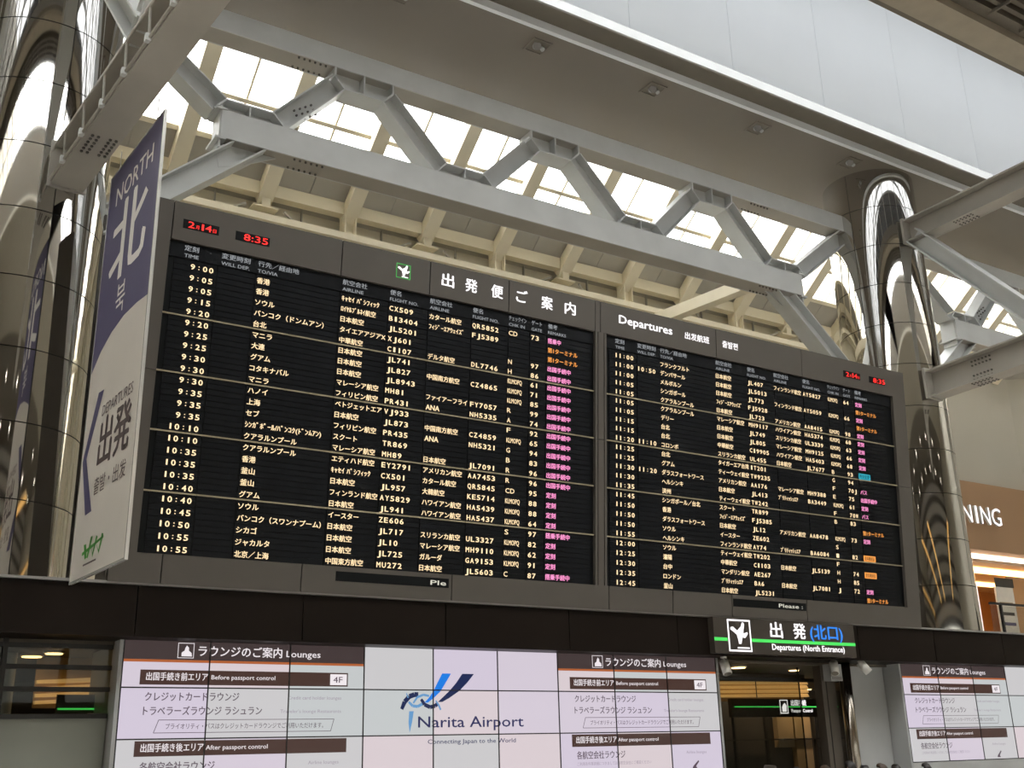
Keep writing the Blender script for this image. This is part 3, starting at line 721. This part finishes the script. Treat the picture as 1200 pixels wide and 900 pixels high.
def video_wall(x0, ncol, label, logo):
    t = thing('video_wall', label, 'video wall', (x0, 15.9, 0), 'tiled information video walls under the ledge')
    P = Plane((x0, 15.9, 3.545), (1, 0, 0), (0, 0, 1*-1), (0, -1, 0)); W = ncol*TWd
    q = MB(); q.box((x0-.012, 15.97, 0), (x0+W+.06, 17.5, 3.52 if False else 3.545), m_case)
    q.box((x0-.06, 15.885, 0), (x0-.004, 17.5, 3.60), m_case); q.box((x0+W+.004, 15.885, 0), (x0+W+.06, 17.5, 3.60), m_case)
    q.box((x0-.06, 15.88, 3.555), (x0+W+.06, 17.5, 3.61), m_case); q.box((x0-.004, 15.88, 0), (x0+W+.004, 15.97, 3.545-3*THt-.01), m_case); q.build('cabinet', t)
    q = MB(); q.box((x0, 15.955, 3.545-3*THt), (x0+W, 15.965, 3.545), m_rubber); q.build('backing', t)
    for j in range(3):
        for i in range(ncol):
            o = put('screen_tile', tilem[(i*7+j*3+(i*j)%3) % 5], t); o.location = (x0+i*TWd, 15.9, 3.545-j*THt)
    lounge(P, 0., t).build('lounge_notice', t, fix=False)
    if ncol >= 9: lounge(P, 6*TWd, t).build('lounge_notice', t, fix=False)
    if logo:
        q = MB(); P.text(q, 'Narita Airport', 4.57, 1.245, .175, L_navy, w=1.96, c=.004, bold=.012)
        P.text(q, 'Connecting Japan to the World', 4.74, 1.49, .068, L_navy, w=1.63, c=.004)
        def strip(c0, w0, m, c):
            for i in range(len(c0)-1):
                (a, b), (d, e) = c0[i], c0[i+1]; P.poly(q, [(a-w0[i], b), (a+w0[i], b), (d+w0[i+1], e), (d-w0[i+1], e)], m, c)
        strip([(5.48, .42), (5.36, .56), (5.22, .69), (5.06, .80), (4.96, .86)], [.11, .10, .09, .065, .04], L_nv2, .004)
        strip([(5.08, .42), (4.99, .56), (4.90, .70), (4.80, .80), (4.71, .87)], [.08, .075, .065, .045, .03], L_bl, .005)
        def ribbon(pts, wd, m, c):
            for i in range(len(pts)-1):
                a, b = Vector(pts[i]), Vector(pts[i+1]); d = (b-a).normalized(); nn = Vector((-d.y, d.x)); w0 = wd*(.75 if i == 0 else 1)/2; w1 = wd/2
                P.poly(q, [tuple(a-nn*w0), tuple(b-nn*w1), tuple(b+nn*w1), tuple(a+nn*w0)], m, c)
        ribbon([(4.28, .97), (4.33, .86), (4.41, .78), (4.50, .75), (4.57, .75)], .075, L_nv2, .0045)
        ribbon([(4.62, .82), (4.68, .90), (4.78, .94), (4.87, .92), (4.92, .88)], .06, L_nv2, .0048)
        ribbon([(4.40, .86), (4.47, .92), (4.56, .93), (4.64, .89)], .045, L_lb, .005)
        ribbon([(4.48, .88), (4.55, .79), (4.66, .75), (4.76, .77)], .035, L_lb, .0052)
        ribbon([(4.88, .84), (4.93, .90), (4.97, .98)], .03, L_lb, .0054)
        ribbon([(4.36, .73), (4.39, .80)], .02, L_lb, .0054)
        P.poly(q, [(4.41, 1.0), (4.49, 1.0), (4.46, 1.17), (4.42, 1.32), (4.40, 1.17)], L_lb, .005)
        q.build('airport_logo', t, fix=False)
    q = MB()
    for i in range(ncol+1):
        q = MB(); q.box((x0+i*TWd-.009, 15.885, 3.545-3*THt), (x0+i*TWd+.009, 15.896, 3.545), m_rubber); q.build('bezel', t)
    for j in range(4):
        q = MB(); q.box((x0, 15.885, 3.545-j*THt-.009), (x0+W, 15.896, 3.545-j*THt+.009), m_rubber); q.build('bezel', t)
video_wall(3.775, 9, 'wide left video wall with lounge notices and the airport logo on white tiles', True)
video_wall(19.93, 5, 'right video wall with a lounge notice, partly cut by the frame edge', False)

# ================================================================== DEPARTURES SIGN
SG = Plane((14.13, 15.30, 4.18), (1, 0, 0), (0, 0, -1), (0, -1, 0))
t = thing('departures_sign', 'dark backlit departures north entrance sign with green stripe and takeoff pictogram', 'sign', (16, 15.37, 3.53))
m_sg = mat('sign_face', (.055, .046, .038), .3, noise=.15, scale=2)
q = MB(); q.box((14.13, 15.30, 3.53), (17.91, 15.44, 4.18), m_sg); q.build('sign_box', t)
q = MB(); SG.rect(q, 0, .365, .33, .425, L_green, .002); SG.rect(q, .92, .365, 3.78, .425, L_green, .002); q.build('green_stripe', t)
q = MB()
SG.rect(q, .37, .04, .90, .60, m_sg, .003); SG.outline(q, .345, .025, .925, .61, .03, L_white, .005)
SG.poly(q, [(.37+x*.50, .05+y*.50) for x, y in PLANE_ICON], L_white, .009); SG.rect(q, .56, .53, .86, .555, L_white, .008); q.build('takeoff_pictogram', t)
q = MB(); SG.text(q, '出', 1.44, .335, .28, L_white, w=.32, bold=.03); SG.text(q, '発', 2.06, .335, .28, L_white, w=.33, bold=.03)
SG.text(q, '(北口)', 2.52, .33, .27, L_blue, w=.91, bold=.03); SG.text(q, 'Departures (North Entrance)', 1.45, .555, .115, L_white, w=1.99, bold=.02); q.build('sign_lettering', t, fix=False)

# ================================================================== ENTRANCE INTERIOR (under the upper floor)
en = struct('ceiling.002')
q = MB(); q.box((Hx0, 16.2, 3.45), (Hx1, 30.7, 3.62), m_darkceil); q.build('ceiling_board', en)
q = MB(); q.box((14.7, 18.6, 3.30), (19.9, 18.8, 3.45), m_ledge); q.box((Hx0, 18.6, 3.30), (3.7, 18.8, 3.45), m_ledge); q.build('bulkhead', en)
def edownlight(x, y, label, r=.14, power=0):
    t = thing('ceiling_downlight', label, 'light', (x, y, 3.45), 'round downlights in the entrance ceiling')
    q = MB(); q.cyl((x, y, 3.425), (x, y, 3.449), r+.03, r+.03, m_spotcan, 20); q.build('trim_ring', t)
    q = MB(); q.cyl((x, y, 3.41), (x, y, 3.424), r, r, m_lampwarm, 20); q.build('lamp', t)
    if power:
        ld = bpy.data.lights.new('bay_fill_light', 'AREA'); ld.shape = 'DISK'; ld.size = r*2; ld.energy = power; ld.color = (1, .72, .42)  # area light added to brighten the tan wall bays
        lo = bpy.data.objects.new('bay_fill_light', ld); COL.objects.link(lo); lo.location = (x, y, 3.40)
edownlight(16.2, 16.9, 'nearest round downlight behind the departures sign')
edownlight(18.1, 17.2, 'small round downlight under the right half of the departures sign', .1)
edownlight(18.9, 18.2 if False else 19.4, 'downlight deeper inside the entrance')
edownlight(3.15, 17.4, 'bright downlight inside the left entrance beside the video wall', .12)
edownlight(2.95, 18.0, 'second downlight inside the left entrance')
edownlight(23.1, 23.2, 'added downlight brightening the tan wall bays at the back of the entrance', .1, 9)  # this lamp and the next are added to light the bays
edownlight(24.9, 23.2, 'added rightmost downlight brightening the tan wall bays at the back', .1, 9)
# louvre of gold slats, coloured to glow in place of warm lamps
def louvre(x0, x1, y, z0, label):
    t = thing('gold_louvre', label, 'louvre', (x0, y, z0))
    for i in range(4):
        q = MB(); w = (x1-x0)
        zz = z0+.10*i
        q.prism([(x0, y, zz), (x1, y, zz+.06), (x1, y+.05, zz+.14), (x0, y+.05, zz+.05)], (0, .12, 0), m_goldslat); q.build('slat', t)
    q = MB(); q.box((x0, y+.2, z0-.05), (x1, y+.25, 3.449), m_tan); q.build('backing', t)
louvre(15.2, 21.5, 20.0, 2.98, 'self-glowing golden slats across the entrance ceiling below the departures sign')
louvre(3.1, 4.6, 18.2, 2.75, 'self-glowing golden slats glimpsed through the left entrance glass')
# inner passport sign
t = thing('passport_sign', 'small lit passport control sign with a green line inside the entrance', 'sign', (21.2, 20, 2.6))
q = MB(); q.cyl((19.5, 19.8, 2.9), (19.5, 19.8, 3.46), .012, .012, m_ledge, 8); q.cyl((22, 19.8, 2.9), (22, 19.8, 3.46), .012, .012, m_ledge, 8); q.build('hanger', t)
PS = Plane((20.2, 19.75, 3.0), (1, 0, 0), (0, 0, -1), (0, -1, 0))
q = MB(); q.box((18.6, 19.75, 2.55), (22.6, 19.85, 2.97), m_dark); q.build('sign_board', t)
q = MB(); PS.rect(q, -1.5, .20, -.02, .225, L_green, .002); PS.rect(q, .25, .20, 2.0, .225, L_green, .002)
PS.outline(q, -.02, .05, .25, .37, .02, L_white, .004); PS.poly(q, [(.05,.33),(.05,.22),(.09,.16),(.15,.12),(.20,.18),(.19,.33)], L_white, .006); q.build('pictogram', t)
q = MB(); PS.text(q, '出国手続', .36, .19, .13, L_white, w=.52, bold=.02); PS.text(q, 'Passport Control', .36, .34, .08, L_white, w=.72); q.build('sign_lettering', t, fix=False)
# inner walls: dark with tan lit bays
iw = struct('wall_inner')
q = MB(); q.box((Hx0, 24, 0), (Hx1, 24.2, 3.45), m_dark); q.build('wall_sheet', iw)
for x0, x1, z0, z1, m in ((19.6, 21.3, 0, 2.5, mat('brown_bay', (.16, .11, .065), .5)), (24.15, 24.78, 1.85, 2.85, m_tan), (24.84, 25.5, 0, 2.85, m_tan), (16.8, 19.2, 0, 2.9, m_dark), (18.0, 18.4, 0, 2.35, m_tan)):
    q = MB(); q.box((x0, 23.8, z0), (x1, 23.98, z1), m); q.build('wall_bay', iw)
q = MB()
for x in (19.5, 21.4, 22.4, 23.62, 25.6, 26.6): q.box((x-.03, 23.7, 0), (x+.03, 23.8, 3.2), m_joint)
q.box((17, 23.7, 2.05), (27, 23.8, 2.09), m_joint); q.build('door_frame', iw)
q = MB(); q.box((19.9, 23.72, 1.2), (21.2, 23.78, 2.0 if False else 1.95), mat('notice_paper', (.7, .66, .55), .6)); q.build('notice', iw)
# glazed screen wall inside, thin frames
gs = struct('door_1')
q = MB(); q.box((17.72, 16.74, 0), (17.74, 16.765, 3.45), m_joint); q.box((14.75, 16.7, 3.15), (19.9, 16.8, 3.22), m_joint); q.build('door_frame', gs)
q = MB(); q.box((14.75, 16.74, .02), (17.72, 16.76, 3.15), m_sglass); q.build('pane', gs)
# left side screen: frosted panel below, clear panes with bars above
gl = struct('door_2')
q = MB(); q.box((-1.0, 16.2, .0), (3.7, 16.24, 2.48), m_frost); q.build('frosted_panel', gl)
q = MB()
for z in (2.50, 2.85, 3.14, 3.42): q.box((-1, 16.16, z-.03), (3.7, 16.26, z+.03), m_joint)
q.box((2.28, 16.14, 0), (2.34, 16.28, 3.5), m_joint); q.build('glazing_bar', gl)
q = MB(); q.box((-1.0, 16.2, 2.52), (3.7, 16.215, 3.45), m_sglass); q.build('pane', gl)
q = MB(); q.box((-1.0, 16.1, 0), (2.20, 16.16, 3.5), m_fascia); q.build('side_panel', gl)
t = thing('interior_post', 'white post seen through the left entrance glass', 'post', (2.62, 17.6, 0)); q = MB(); q.cyl((2.62, 17.6, 0), (2.62, 17.6, 3.44), .07, .07, m_spotcan, 16); q.build('shaft', t)
q = MB(); q.cyl((2.62, 17.6, 0), (2.62, 17.6, .06), .12, .12, m_ledge, 16); q.build('base_ring', t)
t = thing('green_line_sign', 'dark hanging sign with a glowing green line inside the left entrance', 'sign', (3.6, 17.4, 2.5))
q = MB(); q.box((3.2, 17.1, 2.58), (3.9, 17.15, 2.83), m_dark); q.build('sign_board', t); q = MB(); q.box((3.22, 17.09, 2.62), (3.9, 17.1, 2.645), L_green); q.build('green_stripe', t)
# round steel pole right of the entrance
t = thing('steel_pole', 'slim brushed steel pole between the entrance and the right video wall', 'pole', (18.42, 16.1, 0))
m_br = mat('brushed_steel', (.42, .38, .33), .22, metal=1, noise=.08, scale=5)
q = MB(); q.cyl((18.42, 16.1, 0), (18.42, 16.1, 3.5), .12, .12, m_br, 24); q.build('shaft', t, True)
q = MB(); q.cyl((18.42, 16.1, 0), (18.42, 16.1, .08), .2, .2, m_ledge, 24); q.build('base_ring', t)
t = thing('door_jamb', 'dark brown jamb panel beside the slim steel pole', 'panel', (18.0, 16.3, 0))
q = MB(); q.box((17.86, 16.25, 0), (18.26, 16.45, 3.5), mat('jamb', (.10, .085, .07), .35)); q.build('jamb_sheet', t)
q = MB(); q.box((17.98, 16.24, 0), (18.0, 16.25, 3.5), m_joint); q.build('joint_strip', t)
q = MB(); q.box((18.56, 16.3, 0), (19.85, 16.4, 3.50), m_case)
struct('wall_entrance', q)

def spot(x, y, z, dx, label):
    t = thing('spotlight', label, 'light', (x, y, z), 'white cylinder spotlights under the ledge')
    a = Vector((x, y, z)); d = Vector((dx, -.45, -1)).normalized()
    q = MB(); q.cyl(a-d*.02, a+d*.24, .085, .085, m_spotcan, 24, True); q.build('can', t, True)
    q = MB(); q.cyl(a+d*.2401, a+d*.243, .07, .07, m_dsoffit, 20); q.build('lens', t)
    q = MB(); q.cyl((x, y, z), (x, y, 3.5), .018, .018, m_spotcan, 10); q.cyl((x, y, 3.47), (x, y, 3.5), .06, .06, m_spotcan, 16); q.build('bracket', t)
spot(14.62, 15.62, 3.40, -.1, 'white cylinder spotlight at the left video wall\'s right corner')
spot(17.62, 15.66, 3.44, -.45, 'grey-white cylinder spotlight left of the steel pole, aimed left')
spot(18.35, 15.6, 3.46, .65, 'white cylinder spotlight right of the steel pole, aimed right')
t = thing('ceiling_speaker', 'small pale box unit hanging beside the spotlight at the steel pole', 'box', (17.9, 15.9, 3.1))
q = MB(); q.box((17.72, 15.85, 3.12), (18.05, 16.05, 3.45), m_case); q.build('case', t); q = MB(); q.box((17.75, 15.84, 3.14), (18.02, 15.85, 3.2), m_ledge); q.build('grille', t)

# ================================================================== BALCONY RAIL, DINING SIGN
t = thing('balcony_rail', 'dark balcony handrail with posts in front of the lit dining area', 'railing', (24, 15.75, 4.2))
q = MB(); q.box((23.2, 15.72, 4.90), (Hx1, 15.78, 4.95), m_joint); q.build('handrail', t)
x = 23.6
while x < 40:
    q = MB(); q.box((x-.025, 15.72, 4.2), (x+.025, 15.78, 4.9), m_joint); q.build('post', t); x += 1.05
q = MB(); q.box((23.2, 15.745, 4.25), (Hx1, 15.755, 4.88), glassmat('rail_glass', (.86, .86, .84), .05)); q.build('glass_pane', t)
t = thing('dining_sign', 'white backlit block letters on the brown fascia, half hidden by the right column', 'sign', (33, 21.7, 9.2))
DS = Plane((30.6, 21.60, 9.27), (1, 0, 0), (0, 0, -1), (0, -1, 0))
for i, (ch, x, ww) in enumerate((('D', -1.05, .4), ('I', -.5, .1), ('N', .45, .48), ('I', 1.12, .11), ('N', 1.40, .48), ('G', 1.97, .5))):
    vs, fs, x0, x1 = glyphs(ch, .03); q = MB(); sx = ww/(x1-x0); em = .62/.73
    fr = [DS.p(x+(a-x0)*sx, .66-b*em, .08) for a, b in vs]; 
    q.add(fr, fs, L_white); q.add([p-DS.n*.08 for p in fr], fs, m_spotcan)
    from collections import Counter
    ec = Counter(); 
    for f in fs:
        for k in range(len(f)): ec[tuple(sorted((f[k], f[(k+1) % len(f)])))] += 1
    ed = [e for e, c in ec.items() if c == 1]; n0 = len(vs)
    q.add(fr+[p-DS.n*.08 for p in fr], [(a, b, b+n0, a+n0) for a, b in ed], m_spotcan)
    q.build('letter', t, fix=False)
t = thing('shop_poster', 'striped upright poster beside the lit dining entrance', 'poster', (33.6, 22.4, 4.2))
q = MB(); q.box((33.3, 22.3, 4.2), (34.25, 22.36, 6.75), mat('poster_back', (.75, .70, .62), .5)); q.build('poster_board', t)
q = MB()
for k in range(6):
    q.box((33.4, 22.285, 4.5+.33*k), (34.1, 22.30, 4.6+.33*k), [m_pur, m_dark, m_tan][k % 3])
q.box((33.3, 22.28, 6.75), (34.3, 22.3, 7.05), m_dark); q.build('poster_print', t)

# ================================================================== PEOPLE (only the tops of their heads reach the frame)
def person_mesh(name, hgt, coat, legs, skin, lean=0., sgn=1):
    s = hgt/1.72
    J = {'pel': (0, 0, .95, .135), 'wai': (0, 0, 1.10, .13), 'che': (0, -.01, 1.32, .155), 'nek': (0, 0, 1.46, .06), 'hd0': (0, -.02, 1.54, .072), 'hd1': (0, -.02, 1.63, .088), 'hd2': (0, -.01, 1.70, .05)}
    E = [('pel','wai'),('wai','che'),('che','nek'),('nek','hd0'),('hd0','hd1'),('hd1','hd2')]
    for g, t_ in ((1, 'l'), (-1, 'r')):
        st = .05*g*sgn
        J.update({t_+'sh': (g*.17, 0, 1.40, .062), t_+'el': (g*.24, .02, 1.13, .045), t_+'wr': (g*.25, -.07, .90, .03), t_+'pa': (g*.25, -.10, .83, .032),
                  t_+'hp': (g*.09, 0, .88, .095), t_+'kn': (g*.10, -.02+st, .48, .06), t_+'an': (g*.105, .02+st, .09, .04), t_+'he': (g*.105, .03+st, .04, .04), t_+'to': (g*.12, -.15+st, .03, .035)})
        E += [('che',t_+'sh'),(t_+'sh',t_+'el'),(t_+'el',t_+'wr'),(t_+'wr',t_+'pa'),('pel',t_+'hp'),(t_+'hp',t_+'kn'),(t_+'kn',t_+'an'),(t_+'an',t_+'he'),(t_+'he',t_+'to')]
        for k in range(4):
            a = t_+'f%d' % k; L = (.065, .078, .07, .052)[k]; xo = (k-1.5)*.019
            J[a+'a'] = (g*.25, -.10+xo, .79, .0095); J[a+'b'] = (g*.245, -.105+xo, .79-L*.6, .009); J[a+'c'] = (g*.235, -.11+xo, .79-L, .008)
            E += [(t_+'pa', a+'a'), (a+'a', a+'b'), (a+'b', a+'c')]
        J[t_+'ta'] = (g*.235, -.145, .815, .010); J[t_+'tb'] = (g*.225, -.165, .775, .009); E += [(t_+'pa', t_+'ta'), (t_+'ta', t_+'tb')]
    names = list(J); me = bpy.data.meshes.new(name)
    me.from_pydata([(J[k][0]*s, J[k][1]*s, J[k][2]*s) for k in names], [(names.index(a), names.index(b)) for a, b in E], [])
    o = bpy.data.objects.new(name, me); COL.objects.link(o)
    md = o.modifiers.new('skin', 'SKIN'); md.use_smooth_shade = True
    for i, k in enumerate(names):
        sv = me.skin_vertices[0].data[i]; r = J[k][3]*s; sv.radius = (r, r*(.8 if k in ('pel', 'wai', 'che') else 1)); sv.use_root = (i == 0)
    ms = o.modifiers.new('sub', 'SUBSURF'); ms.levels = 1; ms.render_levels = 1
    dg = bpy.context.evaluated_depsgraph_get(); out = bpy.data.meshes.new_from_object(o.evaluated_get(dg)); out.name = name
    bpy.data.objects.remove(o)
    out.materials.clear()
    for m in (coat, legs, skin): out.materials.append(m)
    for p in out.polygons:
        c = p.center/s; p.use_smooth = True
        p.material_index = 1 if c.z < .93 and abs(c.x) < .21 else (2 if c.z > 1.47 or (abs(c.x) > .2 and c.z < .90) else 0)
    return out
def hair_mesh(s, m, long_):
    q = MB(); n, k = 16, 8; vs = []; fs = []
    for j in range(k+1):
        ph = math.pi*.62*j/k
        for i in range(n):
            th = 2*math.pi*i/n; back = max(0, math.sin(th)); r = .112*(1+.05*math.sin(5*th))
            zz = 1.625+.125*math.cos(ph)-(long_*back*(j/k)**2)-(0 if math.sin(th) > -.3 else -.10*(j/k))
            vs.append((r*.9*math.sin(ph)*math.cos(th)*s, (-.008+r*math.sin(ph)*math.sin(th))*s, zz*s))
    for j in range(k):
        for i in range(n): fs.append((j*n+i, j*n+(i+1) % n, (j+1)*n+(i+1) % n, (j+1)*n+i))
    q.add(vs, fs, m); me = q.mesh('hair')
    for p in me.polygons: p.use_smooth = True
    return me
m_skin = mat('skin', (.55, .36, .26), .5, noise=.04); m_hair = mat('black_hair', (.018, .014, .012), .45, noise=.2, scale=30)
m_hair2 = mat('brown_hair', (.06, .035, .02), .45, noise=.2, scale=30)
coats = [mat('coat_%d' % i, c, .8, noise=.1, scale=12) for i, c in enumerate(((.03,.035,.05), (.12,.10,.08), (.25,.24,.22), (.10,.03,.03), (.05,.07,.10)))]
m_leg = mat('trousers', (.03, .03, .035), .8)
PPL = [(13.35, 13.4, 1.655, 0, 'person in a dark cap and navy coat in front of the entrance, leftmost head'),
       (14.05, 13.6, 1.60, 1, 'dark-haired person in a brown coat, second head from the left'),
       (14.55, 13.95, 1.62, 4, 'person in a blue-grey coat beneath the inner passport sign'),
       (14.95, 13.7, 1.635, 0, 'dark-haired person in a navy coat left of the tallest head'),
       (15.35, 13.5, 1.70, 2, 'tallest dark-haired person in a grey coat before the entrance'),
       (16.0, 13.8, 1.61, 3, 'person in a dark red coat just left of the steel pole'),
       (16.6, 13.9, 1.63, 1, 'person in a brown coat in front of the steel pole'),
       (17.1, 14.0, 1.60, 0, 'person in a navy coat before the grey panel of the right video wall'),
       (17.7, 13.8, 1.61, 4, 'person in a blue-grey coat at the right end of the group')]
for i, (x, y, h, c, lab) in enumerate(PPL):
    s = (h-.075)/1.75
    t = thing('person', lab, 'person', (x, y, 0), None)
    me = person_mesh('body', 1.72*s, coats[c], m_leg, m_skin, sgn=1 if i % 2 else -1)
    o = put('body', me, t); o.matrix_parent_inverse = Matrix.Identity(4)
    hm = hair_mesh(s, m_hair if i % 3 else m_hair2, .02+.10*(i % 3)); o = put('hair', hm, t); o.matrix_parent_inverse = Matrix.Identity(4)
    q = MB()
    for g in (-1, 1): q.cyl((g*.032*s, -.103*s, 1.60*s), (g*.032*s, -.112*s, 1.60*s), .010, .006, m_hair, 8)
    q.add([(-.012*s, -.10*s, 1.60*s), (.012*s, -.10*s, 1.60*s), (.016*s, -.105*s, 1.555*s), (-.016*s, -.105*s, 1.555*s), (0, -.130*s, 1.560*s)], [(0, 1, 4), (1, 2, 4), (2, 3, 4), (3, 0, 4)], m_skin)
    q.box((-.022*s, -.104*s, 1.522*s), (.022*s, -.094*s, 1.530*s), coats[3])
    for g in (-1, 1): q.box((g*.088*s-.008, -.03*s, 1.56*s), (g*.088*s+.008, .0, 1.61*s), m_skin)
    o = q.build('face', None); o.parent = t
    if i == 0:
        q = MB(); q.cyl((0, -.01, 1.66*s), (0, 0, 1.775*s), .118, .09, m_dark, 20); q.box((-.08, -.21, 1.665*s), (.08, -.08, 1.68*s), m_dark); o = q.build('cap', None); o.parent = t
    t.rotation_euler = (0, 0, R([180, 150, 200, 170, 190, 120, 210, 160, 185][i]))

# ================================================================== HALL LIGHTING (behind the camera, seen in the mirrored columns)
def hall_lamp(x, y, z, label):
    t = thing('hall_downlight', label, 'light', (x, y, z), 'downlights in the hall ceiling behind the viewer')
    q = MB(); q.cyl((x, y, z-.06), (x, y, z), .26, .26, m_spotcan, 16); q.build('trim_ring', t)
    q = MB(); q.cyl((x, y, z-.075), (x, y, z-.061), .15, .15, glow_l, 16); q.build('lamp', t)
glow_l = glow('hall_lamp', (255, 244, 225), 30)
for (a, b) in ((Hx0, Hx1),):
    n = max(2, int((b-a)/7)); 
    for i in range(n):
        for y in (-19, -12):
            hall_lamp(a+(i+.5)*(b-a)/n, y, 16.04, 'round downlight in the dark hall ceiling')
m_tro = glow('trough_lamp', (235, 180, 100), 1.3)
for x in (-6.5, 9.0, 15.5, 29):
    t = thing('light_trough', 'warm linear light trough hanging along the hall', 'light', (x, -8, 9.5), 'warm linear troughs of the hall')
    q = MB(); q.box((x-.5, -23, 9.5), (x+.5, 2, 9.62), m_tan); q.build('body', t)
    q = MB(); q.box((x-.4, -23, 9.47), (x+.4, 2, 9.499), m_tro); q.build('tube', t)
